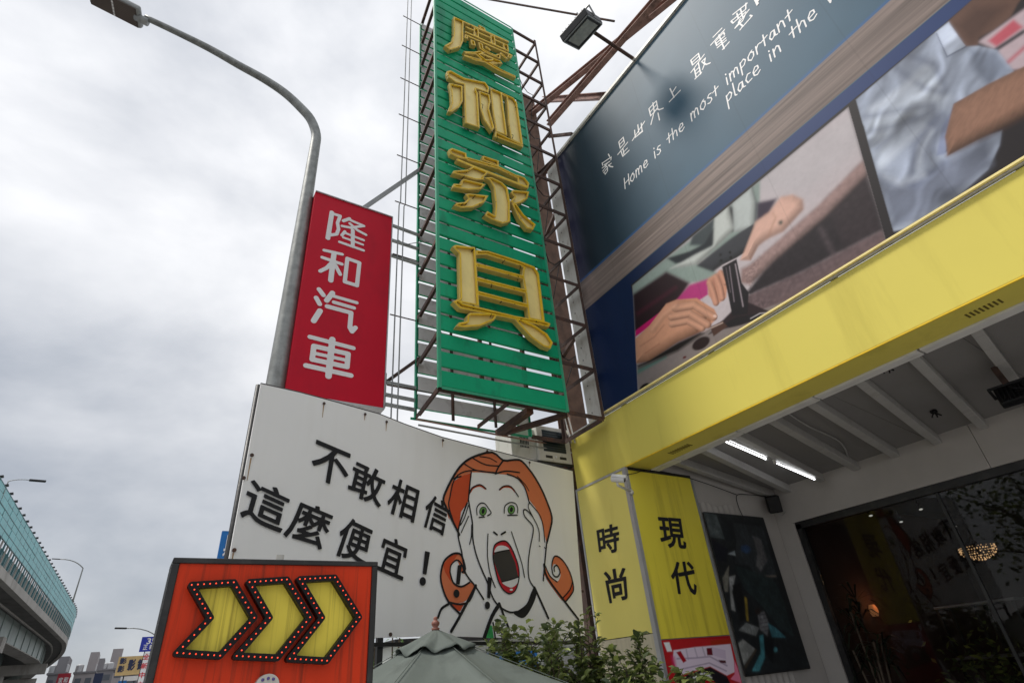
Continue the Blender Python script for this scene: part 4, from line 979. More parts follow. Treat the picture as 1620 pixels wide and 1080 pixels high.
    f2([(955, 105), (1070, 0), (1200, -130), (1400, -130), (1290, 20), (1258, 80), (1180, 140), (1105, 180), (1100, 225), (1040, 228)], (122, 94, 82), 4)
    f2([(1000, 120), (1090, 40), (1240, 30), (1120, 160), (1070, 215)], (92, 68, 60), 16, 0.7)
    shirt = [(480, 500), (780, 248), (900, 150), (962, 103), (1042, 222), (1106, 218), (1192, 238), (1275, 342), (1150, 412), (990, 492), (948, 722), (1150, 642), (1215, 620), (1205, 690), (1150, 805), (850, 1070), (690, 1100), (620, 860), (560, 600)]
    f2(shirt, (168, 176, 192), 3)
    f2([(560, 560), (700, 470), (880, 300), (960, 470), (760, 640), (640, 800)], (196, 203, 214), 26, 0.8)
    f2([(640, 880), (780, 880), (950, 770), (1150, 650), (1170, 780), (850, 1060), (700, 1080)], (122, 128, 144), 18, 0.85)
    f2([(1060, 235), (1190, 245), (1260, 340), (1150, 410), (1080, 330)], (128, 136, 152), 12, 0.9)
    f2([(900, 155), (962, 108), (1042, 220), (960, 268)], (196, 204, 220), 2); s2([(905, 160), (955, 270), (1045, 222)], 1.6, (92, 100, 122), 2)
    for q, w in (([(770, 260), (900, 310), (950, 430)], 5), ([(560, 555), (720, 525), (890, 500)], 4), ([(620, 705), (760, 590), (890, 525)], 5), ([(785, 870), (800, 700), (900, 560)], 6), ([(640, 850), (800, 880), (950, 770)], 7), ([(840, 740), (860, 620), (930, 540)], 4), ([(890, 720), (905, 620), (950, 560)], 4), ([(600, 620), (700, 600), (800, 560)], 4), ([(720, 330), (850, 420), (930, 440)], 4)):
        s2(q, w * 1.3, (112, 120, 142), 13, 0.6)
    for q, w in (([(640, 780), (740, 690), (840, 600)], 5), ([(600, 520), (740, 430), (850, 330)], 6), ([(820, 800), (835, 700), (880, 620)], 4), ([(660, 840), (740, 870), (840, 830)], 5)):
        s2(q, w * 1.3, (214, 220, 230), 14, 0.6)
    f2([(990, 495), (1150, 402), (1320, 318), (1500, 240), (1560, 420), (1320, 545), (1150, 635), (958, 738), (950, 650)], (168, 130, 110), 4)
    f2([(955, 738), (1150, 610), (1320, 490), (1560, 390), (1560, 440), (1320, 560), (1150, 650)], (94, 70, 60), 12, 0.9)
    f2([(990, 500), (960, 620), (950, 730), (905, 740), (930, 600)], (140, 148, 172), 4)
    s2([(1030, 520), (1200, 430), (1320, 380)], 5, (190, 152, 130), 8, 0.6)
    ax_a = (x * .86 + y * .5); ax_b = (-x * .5 + y * .86)
    wv = vnoise(ax_b / 34, ax_a / 40, 31)
    fold = vnoise(ax_a / 15 + 3.2 * wv, ax_b / 70, 32) * .6 + vnoise(ax_a / 7 + 3 * wv, ax_b / 44, 33) * .25 + vnoise(ax_a / 40, ax_b / 40, 34) * .3
    ksh = k2 * p.mask(sd_poly(x, y, zB(shirt)), 3) * (1 - p.mask(sd_poly(x, y, zB([(990, 495), (1150, 402), (1320, 318), (1500, 240), (1560, 420), (1320, 545), (1150, 635), (958, 738), (950, 650)])), 3))
    p.c *= (1 + (fold - .55) * 1.5 * ksh)[..., None]
    karm = sd_poly(x, y, zB([(985, 495), (1150, 402), (1320, 318), (1500, 240), (1560, 420), (1320, 545), (1150, 635), (958, 738), (945, 650)]))
    p.blob(karm, 20, (176, 138, 118), .55, 2.5, 1, k2, .5); hair_ = vnoise(ax_a / 2.2, ax_b / 9, 36); p.c *= (1 - .18 * hair_ * p.mask(karm, 3) * k2)[..., None]
    # photographs are soft: spread the colours a little inside each picture
    b1 = blur(p.c, 1); b2 = blur(p.c, 2); b3 = blur(p.c, 3)
    fg = p.mask(sd_poly(x, y, zA([(30, 1100), (30, 780), (180, 640), (420, 560), (440, 460), (560, 300), (600, 420), (560, 640), (720, 640), (560, 760)])), 14)[..., None]
    k1_ = k1[..., None]; k2_ = k2[..., None]
    p.c = p.c * (1 - k1_) + ((p.c * .8 + b1 * .2) * fg + (b1 * .6 + b2 * .4) * (1 - fg)) * k1_
    p.c = p.c * (1 - k2_) + (p.c * .5 + b1 * 0.5) * k2_
    skin = vnoise(U * 26, V * 26, 12) * .6 + vnoise(U * 60, V * 60, 13) * .4
    p.c *= (1 + (skin - .5) * .09 * np.maximum(k1, k2))[..., None]
    # print grain and vertical joins in the sheet
    for jx in (-4.05, -2.9, -1.75, -0.6, 0.55, 1.7):
        p.c *= (1 - 0.10 * np.exp(-((U - jx - 0.0) / 0.006) ** 2))[..., None]
    p.c *= (0.97 + 0.06 * n2)[..., None]
    p.c = np.clip(p.c, 0, 1) ** 1.18 * 1.12        # printed with strong contrast
painted('printed_sheet', POS, -PY0, 0.6, PZ0, PZ1, 840, 760, paint_poster, post, attr_mat('vinyl_print', 0.5, 0.16), gain=0.80)
build('printed_sheet', MB().box(X0 - 0.02, X0 - 0.015, PY1, -0.6, PZ0, PZ1), mat('blue_vinyl', (0.13, 0.22, 0.28), 0.42, 0, 0.1, 1), post)
build('backing', MB().box(X0 - 0.014, X0 + 0.05, PY1, PY0, PZ0, PZ1), M['dark'], post)
build('top_rail', MB().bar((X0 - 0.022, PY1, PZ1 + 0.02), (X0 - 0.022, PY0 + 0.02, PZ1 + 0.02), 0.07, 0.05), M['acbody'], post)
build('bottom_rail', MB().bar((X0 - 0.03, PY1, PZ0 - 0.01), (X0 - 0.03, PY0, PZ0 - 0.01), 0.03, 0.018), M['cream'], post)
m = MB().box(X0 + 0.0, X0 + 0.03, PY0 + 0.03, PY0 + 0.34, PZ0, PZ1)
build('edge_strip', m, M['acbody'], post)
m = MB()
for k in range(24): m.lathe([(0.008, 0.0), (0.009, 0.004), (0.004, 0.008)], (X0 - 0.001, PY0 + 0.24, PZ0 + 0.1 + k * 0.2), (-1, 0, 0), 8)
tag(build('rivets', m, M['dark'], post), kind='stuff')
for k in range(18):
    m = MB().bar((X0 - 0.045, PY0 - 0.12 - k * 0.27, PZ1 - 0.02), (X0 - 0.045, PY0 - 0.12 - k * 0.27, PZ1 + 0.005), 0.012, 0.012)
    build('eyelet_tie', m, M['dark'], post)
for k in range(6): build('bracket', MB().bar((X0 + 0.05, PY0 - 0.3 - k * 1.4, FZ1), (X0 + 0.05, PY0 - 0.3 - k * 1.4, PZ1), 0.05, 0.05), M['rust'], post)
# handwriting (single-stroke) ------------------------------------------------
LET = {
 'H': (0.75, [[(0.1, 0), (0.1, 1.4)], [(0.65, 0), (0.65, 1.4)], [(0.1, 0.65), (0.65, 0.72)]]),
 'o': (0.72, [[(0.35, 0.9), (0.12, 0.65), (0.1, 0.3), (0.32, 0.02), (0.55, 0.25), (0.58, 0.65), (0.35, 0.9), (0.5, 0.95)]]),
 'm': (0.95, [[(0.1, 0.9), (0.1, 0.0)], [(0.1, 0.55), (0.28, 0.9), (0.42, 0.75), (0.42, 0.05)], [(0.42, 0.55), (0.62, 0.9), (0.76, 0.75), (0.78, 0.0)]]),
 'e': (0.68, [[(0.1, 0.45), (0.52, 0.52), (0.5, 0.82), (0.3, 0.92), (0.1, 0.6), (0.14, 0.18), (0.35, 0.02), (0.6, 0.2)]]),
 'i': (0.35, [[(0.15, 0.8), (0.15, 0.0)], [(0.15, 1.2), (0.17, 1.1)]]),
 's': (0.6, [[(0.5, 0.85), (0.28, 0.95), (0.12, 0.72), (0.42, 0.42), (0.46, 0.15), (0.25, 0.0), (0.06, 0.12)]]),
 't': (0.58, [[(0.28, 1.3), (0.25, 0.1)], [(0.02, 0.78), (0.55, 0.88)]]),
 'h': (0.68, [[(0.1, 1.4), (0.1, 0)], [(0.1, 0.5), (0.35, 0.85), (0.5, 0.7), (0.52, 0.0)]]),
 'p': (0.65, [[(0.1, 0.9), (0.1, -0.55)], [(0.1, 0.8), (0.4, 0.95), (0.55, 0.65), (0.4, 0.3), (0.1, 0.25)]]),
 'r': (0.5, [[(0.1, 0.9), (0.1, 0.0)], [(0.1, 0.55), (0.28, 0.88), (0.45, 0.85)]]),
 'a': (0.7, [[(0.5, 0.8), (0.25, 0.85), (0.08, 0.4), (0.2, 0.04), (0.42, 0.2), (0.5, 0.8), (0.5, 0.15), (0.65, 0.05)]]),
 'n': (0.68, [[(0.1, 0.9), (0.1, 0.0)], [(0.1, 0.5), (0.35, 0.88), (0.5, 0.7), (0.54, 0.0)]]),
 'l': (0.32, [[(0.12, 1.4), (0.12, 0.1), (0.25, 0.0)]]),
 'c': (0.6, [[(0.5, 0.8), (0.28, 0.9), (0.08, 0.5), (0.2, 0.08), (0.52, 0.12)]]),
 'w': (0.9, [[(0.08, 0.85), (0.2, 0.05), (0.42, 0.7), (0.6, 0.05), (0.82, 0.9)]]),
 'd': (0.7, [[(0.5, 0.8), (0.25, 0.85), (0.08, 0.4), (0.2, 0.04), (0.42, 0.2), (0.52, 1.4), (0.52, 0.0)]]), ' ': (0.62, [])}
def handwrite(txt, u0, v0, u1, h, slant=0.16):
    wsum = sum(LET[c][0] for c in txt); k = (u1 - u0) / wsum; u = u0; S = []
    rr = random.Random(len(txt))
    for ch_ in txt:
        w, st = LET[ch_]; dv = rr.uniform(-.03, .03); sc_ = rr.uniform(.93, 1.07)
        for s in st:
            S.append(('s', [(u + (x * k) + slant * y * h, v0 + dv * h + y * h * sc_) for x, y in s], 0.016))
        u += w * k
        if S:
            m = MB(); flat(m, POS, msquares(*sd_union(S, 0.005)), 0.0015); build('handwritten_letter', m, M['white'], post); S = []
a = POS.uv(988, 300); b = POS.uv(1256, 26)
S = handwrite('Home is the most important', a[0], a[1], b[0], 0.135)
a2 = POS.uv(1150, 166); b2 = POS.uv(1297, 27)
sc2 = (b2[0] - a2[0]) / sum(LET[c][0] for c in 'place in the')
S2 = handwrite('place in the w', a2[0], a2[1], a2[0] + sc2 * sum(LET[c][0] for c in 'place in the w'), 0.135)
zh = Z(930, 60, 4.32); zh2 = Z(1080, 0, 6.0)
CJK = [  # brush strokes of the large handwriting, as they run on the sheet
 (zh, [[(140, 795), (150, 812)], [(98, 855), (103, 872)], [(98, 858), (160, 815), (158, 835)], [(112, 868), (150, 845)], [(138, 852), (120, 875), (98, 890)], [(118, 872), (135, 885), (135, 910), (120, 932), (116, 924)], [(122, 885), (103, 910)], [(130, 895), (108, 922)], [(160, 858), (142, 872)], [(140, 870), (155, 880), (172, 882)]]),
 (zh, [[(212, 712), (222, 755)], [(212, 712), (242, 680), (250, 715)], [(218, 730), (245, 700)], [(222, 752), (250, 720)], [(205, 798), (272, 715)], [(240, 758), (248, 800)], [(248, 778), (270, 755)], [(225, 770), (240, 810), (282, 770)]]),
 (zh, [[(305, 702), (388, 572)], [(320, 632), (325, 682)], [(342, 595), (348, 645)], [(365, 585), (372, 640), (350, 655)], [(325, 680), (375, 640)]]),
 (zh, [[(418, 485), (430, 535)], [(418, 485), (468, 432), (478, 478)], [(425, 510), (472, 455)], [(432, 532), (478, 482)], [(445, 445), (455, 510)], [(460, 495), (450, 520), (432, 590)], [(470, 485), (490, 492), (516, 482)], [(448, 530), (432, 592)], [(480, 515), (490, 562)]]),
 (zh, [[(562, 348), (590, 408)], [(578, 375), (602, 338)], [(558, 438), (632, 360)]]),
 (zh2, [[(78, 575), (95, 620)], [(78, 575), (150, 510), (165, 560)], [(88, 598), (155, 535)], [(95, 620), (165, 560)], [(80, 690), (205, 520)], [(110, 650), (130, 740)], [(150, 600), (172, 705)], [(118, 680), (158, 640)], [(125, 705), (165, 670)], [(118, 752), (180, 690)], [(180, 590), (215, 555), (205, 620), (190, 660)], [(190, 595), (225, 615), (262, 600)]]),
 (zh2, [[(290, 355), (372, 272)], [(268, 430), (398, 285)], [(310, 400), (325, 435)], [(310, 400), (390, 310), (398, 330)], [(318, 415), (400, 345)], [(325, 435), (410, 365)], [(345, 335), (395, 465)], [(330, 455), (415, 385)], [(380, 472), (442, 402)]]),
 (zh2, [[(478, 140), (612, 35)], [(460, 205), (480, 222)], [(460, 205), (600, 90), (600, 35)], [(480, 222), (600, 115)], [(515, 130), (530, 180)], [(550, 90), (570, 160)], [(548, 180), (530, 215), (570, 250), (550, 282)], [(600, 130), (570, 200), (498, 270)], [(498, 268), (630, 95)], [(545, 285), (660, 155), (640, 150)]]),
]
for zz, st in CJK:
    S = []
    for s in st:
        q = [POS.uv(*pp) for pp in zz(s)]; S.append(('s', q, 0.0185))
    m = MB(); flat(m, POS, msquares(*sd_union(S, 0.005)), 0.0015); build('handwritten_character', m, M['white'], post)
q0 = POS.uv(1200, 8)
m = MB(); put_glyph(m, '的', POS, [(q0[0], q0[1] + .42), (q0[0] + .40, q0[1] + .45), (q0[0] + .36, q0[1] + .02), (q0[0] - .02, q0[1])], 0.004, 0.0, metres=True)
build('handwritten_character', m, M['white'], post)
# floodlight on its arm above the poster
fc = onZ(922, 52, 7.78)
floodlight(fc, (0.42, 0.06, -0.90), 0.50, 0.40, 0.12, (X0 - 0.02, 2.74, PZ1 + 0.045), 'square grey floodlight on an arm over the top edge of the poster')

# ================================================================ RUSTY STEEL FRAME BEHIND SIGN AND POSTER
YG = 4.66
GX0, GX1 = 2.212, 3.935
GZ0, GZ1 = 4.25, 12.63
GYB = 5.50
fr_ = thing('steel_frame', (5.2, 6.12, 0.13), 'rusty steel column and braces holding the green sign and the poster', 'steel frame')
def hbeam(mb, a, b, w, up=(0, 0, 1), t=0.014):
    a = Vector(a); b = Vector(b); d = (b - a).normalized(); up = Vector(up)
    if abs(d.dot(up)) > 0.95: up = Vector((0, 1, 0))
    x = d.cross(up).normalized(); y = x.cross(d).normalized()
    for s in (-1, 1): mb.bar(a + y * s * (w / 2 - t / 2), b + y * s * (w / 2 - t / 2), w, t, up=y)
    mb.bar(a, b, t, w - 2 * t, up=y)
    return mb
m = MB(); hbeam(m, (5.2, 6.12, 0.13), (5.2, 6.12, 12.9), 0.32); build('column', m, M['rustcol'], fr_)
m = MB(); hbeam(m, (5.2, 6.05, 12.4), onX(1075, -12, 6.0), 0.12); build('brace', m, M['rustred'], fr_)
pA = onX(868, 196, 5.25); pB = onX(1050, -14, 5.25)
m = MB(); hbeam(m, pA, pB, 0.12); build('brace', m, M['rustred'], fr_)
pC = onY(860, 158, 6.1); m = MB(); hbeam(m, pC, onX(962, 152, 5.5), 0.12); build('brace', m, M['rustred'], fr_)
m = MB(); hbeam(m, (5.15, 6.0, 10.3), onX(895, 240, 4.85), 0.11); build('brace', m, M['rust'], fr_)
m = MB().bar(onX(868, 216, 4.75), onX(905, 212, 4.75), 0.05); build('brace', m, M['rust'], fr_)
m = MB().tube([onY(760, -3, 5.2), onX(972, 34, 5.15)], 0.02, 8); build('tie_rod', m, M['rust'], fr_)
for z in (6.2, 8.4, 10.6): build('bracket', MB().bar((5.1, 6.0, z), (4.0, 5.45, z), 0.06, 0.06), M['rust'], fr_)
for z in (6.0, 8.6): build('bracket', MB().bar((5.1, 6.0, z), (X0 + 0.09, PY0 - 0.02, z), 0.06, 0.06), M['rust'], fr_)

# ================================================================ GREEN NEON SIGN
gs = thing('green_sign', ((GX0 + GX1) / 2, YG, GZ0), 'tall green slatted sign with yellow channel characters on rusty framework', 'sign')
pitch = 0.2387; n_sl = 35
fs = None
for k in range(n_sl):
    z0 = GZ0 + 0.012 + k * pitch
    if fs is None:
        m = MB(); zz0, zz1 = z0, z0 + 0.188
        m.add([(GX0 + .035, YG, zz0), (GX1 - .035, YG, zz0), (GX1 - .035, YG, zz1), (GX0 + .035, YG, zz1),
               (GX0 + .035, YG + .03, zz0 + .0), (GX1 - .035, YG + .03, zz0), (GX1 - .035, YG + .03, zz1), (GX0 + .035, YG + .03, zz1)],
              [(0, 1, 2, 3), (7, 6, 5, 4), (4, 5, 1, 0), (3, 2, 6, 7), (0, 3, 7, 4), (1, 5, 6, 2)])
        m.M = [0, 1, 0, 0, 0, 0]
        fs = build('slat', m, [M['green'], M['slatback']], gs, bevel=0.006); fb = (WLOC[fs][2] - z0)
        continue
    c = WLOC[fs].copy(); c[2] = z0 + fb
    c[1] += random.uniform(-.003, .003); again(fs, c, gs).rotation_euler = (random.uniform(-.05, .05), random.uniform(-.002, .002), 0)
bsl = None
for k in range(n_sl):
    z0 = GZ0 + 0.012 + .105 + k * pitch
    if bsl is None:
        m = MB(); m.box(GX0 + .115, GX1 - .035, GYB - .03, GYB, z0, z0 + .188)
        m.M = [0, 0, 1, 0, 0, 0]
        bsl = build('back_slat', m, [M['green'], M['slatback']], gs); continue
    c = WLOC[bsl].copy(); c[2] = WLOC[bsl][2] + k * pitch; again(bsl, c, gs)
for x, y, dx, dy in ((GX0, YG - .004, 1, 1), (GX1, YG - .004, -1, 1), (GX0 + .08, GYB + .004, 1, -1), (GX1, GYB + .004, -1, -1)):
    build('corner_post', MB().angle((x, y, GZ0 - .01), (x, y, GZ1), 0.038, 0.006, (dx, 0, 0), (0, dy, 0)), M['greentrim'], gs)
for y in (YG - .004, GYB + .004): build('bottom_rail', MB().bar((GX0 + .04, y, GZ0 - .012), (GX1 - .04, y, GZ0 - .012), .012, .028), M['greentrim'], gs)
build('top_rail', MB().bar((GX0 + .04, YG - .002, GZ1 - .01), (GX1 - .04, YG - .002, GZ1 - .01), .012, .03), M['greentrim'], gs)
XO = 4.50
for y in (YG, GYB): build('outer_post', MB().angle((XO, y, GZ0), (XO, y, GZ1 + .05), .045, .006, (-1, 0, 0), (0, 1 if y == YG else -1, 0)), M['rust'], gs)
protos = {}
def level_bar(key, a, b, z, w=0.058):
    if key not in protos:
        protos[key] = (build('cross_bar', MB().angle((*a, z), (*b, z), w, .006, (0, 0, -1), (1, 0, 0) if abs(a[0] - b[0]) < .2 else (0, 1, 0)), M['rust'], gs), z)
    else:
        p0, zp = protos[key]; c = WLOC[p0].copy(); c[2] += z - zp; again(p0, c, gs)
nl = 13
for k in range(nl):
    z = GZ0 + .02 + k * (GZ1 - GZ0) / (nl - 1)
    level_bar('L', (GX0 + .01, YG + .04), (GX0 + .09, GYB - .04), z)
    level_bar('R', (XO - .02, YG + .04), (XO - .02, GYB - .02), z)
    level_bar('F', (GX1 + .002, YG + .012), (XO - .01, YG + .012), z)
    level_bar('B', (GX1 + .002, GYB - .012), (XO - .01, GYB - .012), z)
    if k % 2 == 0:
        level_bar('M', (GX0 + .9, YG + .04), (GX0 + .9, GYB - .04), z)
        level_bar('FI', (GX0 + .03, YG + .045), (GX1 - .03, YG + .045), z)
for x in (GX0 + .55, GX0 + 1.15): build('inner_post', MB().angle((x, YG + .04, GZ0 + .02), (x, YG + .04, GZ1), .04, .006, (1, 0, 0), (0, 1, 0)), M['rust'], gs)
for x in (GX0 + .55, GX0 + 1.15): build('inner_post', MB().angle((x, GYB - .04, GZ0 + .02), (x, GYB - .04, GZ1), .04, .006, (1, 0, 0), (0, -1, 0)), M['rust'], gs)
build('under_brace', MB().bar((GX1 - .5, YG + .1, GZ0 - .03), (GX1 - .5, GYB, GZ0 - .03), .09, .07), M['rust'], gs)
build('under_brace', MB().bar((GX1, YG + .06, GZ0 - .02), (GX1 - .42, GYB, GZ0 - .02), .06, .06), M['rust'], gs)
build('support_arm', MB().bar((XO, GYB, GZ0 + .1), (5.1, 6.0, GZ0 + .1), .06, .06), M['rust'], gs)
build('support_arm', MB().bar((XO, GYB, GZ1 - .6), (5.1, 6.0, GZ1 - .6), .06, .06), M['rust'], gs)
# neon feed rods and pins beside the sign
for x in (GX0 - .13, GX0 - .205):
    build('feed_rod', MB().tube([(x, GYB - .02, GZ0 - .28), (x, GYB - .02, 7.55), (x + .02, GYB - .02, 7.62), (x + .02, GYB - .02, 13.6)], .009, 6), M['greymetal'], gs)
for k in range(9):
    z = GZ0 + .35 + k * 1.0
    build('feed_pin', MB().bar((GX0 - .27, GYB - .02, z), (GX0 + .3, GYB - .02, z - .0), .012), M['rust'], gs)
cable_pts = [(GX0 - .2, GYB, 6.9), (GX0 - .1, GYB - .03, 6.82), (GX0 + .05, GYB - .05, 6.9), (GX0 + .25, GYB - .05, 7.0)]
build('neon_wire', MB().tube(cable_pts, .006, 5), M['greymetal'], gs)
for k, (z_, dz_) in enumerate(((5.2, .12), (6.9, .2), (8.3, .1), (9.8, .22), (11.1, .15))):
    build('neon_wire', MB().tube([(GX1 + .02, YG + .05, z_), (GX1 + .12, YG + .1, z_ - dz_), (GX1 + .3, YG + .2, z_ - dz_ * .6), (XO - .05, YG + .3, z_ + .1), (5.08, 6.0, z_ + .25)], .007, 5), M['black'], gs)
# channel characters
GP = Plane((0, YG, 0), (1, 0, 0), (0, -1, 0))
RIM = 0.12
z1 = Z(695, 10, 8.307); z2 = Z(695, 105, 7.713); z3 = Z(700, 225, 7.2); z4 = Z(710, 375, 5.684)
qing_quad = [(707, 17), (807, 62), (816, 124), (703, 76)]
QING = [[(48, 0), (58, 1), (60, 9), (50, 9)], [(12, 8), (97, 8), (97, 13), (12, 13)], [(10, 8), (25, 8), (25, 62), (21, 82), (7, 100), (0, 94), (9, 76), (11, 55)],
 [(28, 20), (95, 20), (95, 24), (28, 24)], [(40, 13), (48, 13), (48, 36), (40, 36)], [(66, 13), (74, 13), (74, 36), (66, 36)], [(86, 20), (95, 20), (95, 38), (86, 38)], [(27, 34), (95, 34), (95, 38), (27, 38)],
 [(27, 42), (32, 42), (31, 53), (26, 53)], [(27, 42), (100, 42), (100, 46), (27, 46)], [(93, 44), (100, 44), (96, 54), (91, 54)],
 [(35, 50), (41, 49), (43, 61), (36, 63)], [(46, 48), (53, 48), (54, 60), (59, 62), (72, 62), (76, 56), (80, 57), (79, 68), (56, 68), (48, 64)], [(58, 49), (66, 54), (63, 58), (56, 54)], [(81, 49), (92, 57), (88, 61), (78, 54)],
 [(48, 69), (56, 69), (47, 81), (28, 92), (25, 88), (40, 78)], [(44, 73), (79, 72), (82, 77), (67, 89), (42, 99), (26, 100), (26, 96), (46, 91), (63, 80), (66, 77), (44, 77)], [(38, 79), (45, 77), (61, 88), (79, 93), (100, 94), (100, 100), (72, 100), (52, 93)]]
def quad_map(pts, quad, plane, off):
    q = [plane.uv(*p, off) for p in quad]; out = []
    for x, y in pts:
        x /= 100; y /= 100
        out.append((q[0] * (1 - x) + q[1] * x) * (1 - y) + (q[3] * (1 - x) + q[2] * x) * y)
    return out
HE = [[(90, 62), (135, 50), (300, 140), (560, 195), (610, 265), (600, 330), (440, 275), (300, 225), (200, 200), (110, 135)],
 [(118, 205), (285, 240), (288, 430), (240, 505), (150, 562), (106, 552), (150, 440), (142, 300)],
 [(298, 140), (442, 200), (455, 300), (472, 330), (495, 755), (312, 695), (300, 300)],
 [(478, 300), (612, 345), (628, 430), (610, 520), (675, 755), (640, 795), (540, 650), (495, 500), (488, 370)],
 [(622, 262), (755, 318), (765, 345), (832, 850), (690, 800), (650, 560), (632, 400)], [(818, 350), (905, 388), (950, 450), (1025, 970), (875, 895), (840, 700)],
 [(748, 312), (905, 385), (950, 445), (900, 430), (810, 372), (750, 345)], [(682, 795), (1025, 965), (1020, 992), (672, 860)]]
JIA_P = [[(452, 160), (470, 155), (642, 212), (645, 285), (455, 205)], [(72, 85), (108, 66), (272, 125), (282, 200), (190, 182), (130, 155), (92, 135)],
 [(125, 325), (280, 312), (350, 272), (530, 345), (470, 400), (482, 432), (380, 432), (270, 398), (108, 355)],
 [(212, 435), (240, 418), (495, 480), (435, 538), (300, 548), (118, 515), (128, 472), (205, 478)], [(262, 592), (300, 583), (525, 608), (475, 692), (350, 748), (220, 752), (128, 722), (148, 692), (250, 682), (292, 642)],
 [(470, 402), (560, 398), (680, 458), (742, 520), (772, 680), (772, 908), (690, 932), (560, 885), (474, 832), (510, 783), (592, 832), (602, 720), (580, 512), (540, 440)],
 [(776, 572), (800, 543), (988, 562), (972, 642), (900, 692), (830, 712), (768, 672), (822, 622)], [(785, 690), (840, 703), (930, 828), (1064, 938), (1032, 1002), (960, 985), (875, 880)], [(850, 370), (935, 402), (990, 470), (980, 522), (860, 482)]]
JIA_S = [([(290, 192), (640, 292), (860, 400)], 48), ([(180, 205), (345, 275), (960, 512)], 36)]
JU_P = [[(32, 85), (62, 70), (238, 92), (245, 160), (275, 625), (108, 592), (78, 560), (100, 545), (92, 150)], [(235, 118), (350, 122), (620, 208), (770, 265), (812, 330), (780, 350), (650, 262), (340, 162), (245, 165)],
 [(668, 265), (770, 272), (812, 335), (865, 768), (715, 738), (688, 500), (660, 345)], [(35, 578), (80, 555), (125, 592), (600, 708), (860, 755), (915, 775), (902, 812), (600, 745), (100, 645)],
 [(162, 705), (190, 678), (450, 685), (405, 752), (280, 805), (140, 815), (62, 805), (88, 770), (162, 752)], [(596, 745), (640, 728), (780, 795), (885, 868), (938, 950), (915, 1005), (850, 985), (740, 905)]]
JU_S = [([(255, 250), (670, 362)], 40), ([(255, 378), (695, 490)], 42), ([(270, 505), (705, 618)], 42)]
def letter(shapes):
    xs, ys, D = sd_union(shapes, 0.0085)
    full = msquares(xs, ys, D)
    m = MB(); flat(m, GP, full, 0.075)
    lt = build('letter', m, M['cream'], gs)
    t = 0.012
    wall = msquares(xs, ys, np.maximum(D, -(D + t)))
    m = MB(); solid(m, GP, wall, 0.05, RIM); build('rim', m, M['rimmetal'], lt)
    tube = msquares(xs, ys, np.abs(D + 0.019) - 0.0075)
    m = MB(); solid(m, GP, tube, RIM - 0.02, RIM + 0.006, back=True); build('neon_tube', m, M['neon'], lt)
    # clips holding the tube
    seg = tube[2]; m = MB(); rr = random.Random(len(seg))
    for _ in range(16):
        a_ = seg[rr.randrange(len(seg))][0]; u_, v_ = tube[0][a_]
        e_ = rr.uniform(-.05, .05)
        m.tube([GP.to3(u_, v_, RIM - .01), GP.to3(u_ + e_ * .6, v_ - .02, .13), GP.to3(u_ + e_, v_ - abs(e_), .078)], .005, 5)
    build('wire', m, M['black'], lt)
    for k_ in range(2): pass
    return lt
letter([('p', quad_map(p, qing_quad, GP, RIM)) for p in QING])
letter([('p', [GP.uv(*q, RIM) for q in z2(p)]) for p in HE])
sc3 = GP.scale(780, 300) / 7.2 * 0.96
letter([('p', [GP.uv(*q, RIM) for q in z3(p)]) for p in JIA_P] + [('s', [GP.uv(*q, RIM) for q in z3(p)], w * sc3) for p, w in JIA_S])
sc4 = GP.scale(800, 470) / 5.684 * 0.96
letter([('p', [GP.uv(*q, RIM) for q in z4(p)]) for p in JU_P] + [('s', [GP.uv(*q, RIM) for q in z4(p)], w * sc4) for p, w in JU_S])

# ================================================================ STREET LAMP AND RED SIGN
lamp1 = thing('street_lamp', (0.77, 5.6, 0.13), 'tall curved galvanised street lamp rising behind the red sign', 'street lamp', 'street lamps')
pts = [(0.77, 5.6, 0.13), (0.77, 5.6, 3.0), (0.77, 5.6, 5.2), (0.77, 5.6, 7.4)]
rr_ = [0.15, 0.118, 0.098, 0.078]
arm_px = [((498, 233), 5.60, 0.070), ((500, 213), 5.60, 0.068), ((492, 190), 5.61, 0.066), ((475, 170), 5.62, 0.064), ((450, 147), 5.65, 0.061), ((417, 125), 5.69, 0.057), ((377, 103), 5.73, 0.053), ((333, 78), 5.78, 0.049), ((283, 53), 5.84, 0.044), ((230, 28), 5.90, 0.040)]
for (px, py), Y, r in arm_px: pts.append(tuple(onY(px, py, Y))); rr_.append(r)
pa_, pb_ = np.array(pts[2]), np.array(pts[4])
mids = [tuple(pa_ + (pb_ - pa_) * f_) for f_ in (.5, .8, .92)]
pts = pts[:3] + mids + pts[4:]; rr_ = rr_[:3] + [.098 + (.070 - .098) * f_ for f_ in (.5, .8, .92)] + rr_[4:]
P = [Vector(p) for p in pts]; Q = []; RR = []
for i in range(len(P) - 1):
    a = P[max(i - 1, 0)]; b = P[i]; c_ = P[i + 1]; d = P[min(i + 2, len(P) - 1)]
    for k in range(4):
        t = k / 4
        if i < 2: Q.append(b.lerp(c_, t))
        else: Q.append(0.5 * ((2 * b) + (c_ - a) * t + (2 * a - 5 * b + 4 * c_ - d) * t * t + (3 * b - a - 3 * c_ + d) * t ** 3))
        RR.append(rr_[i] * (1 - t) + rr_[i + 1] * t)
Q.append(P[-1]); RR.append(rr_[-1])
build('pole', MB().tube(Q, RR, 24), M['galv'], lamp1, smooth=True)
build('base_plate', MB().box(0.57, 0.97, 5.4, 5.8, 0.13, 0.16), M['galv'], lamp1)
e0 = np.array(onY(222, 30, 5.92)); e1 = np.array(onY(140, -12, 6.02)); hd = (e1 - e0) / np.linalg.norm(e1 - e0)
hx = axes(hd); hl = np.linalg.norm(e1 - e0)
hc = e0 + hd * hl * 0.5
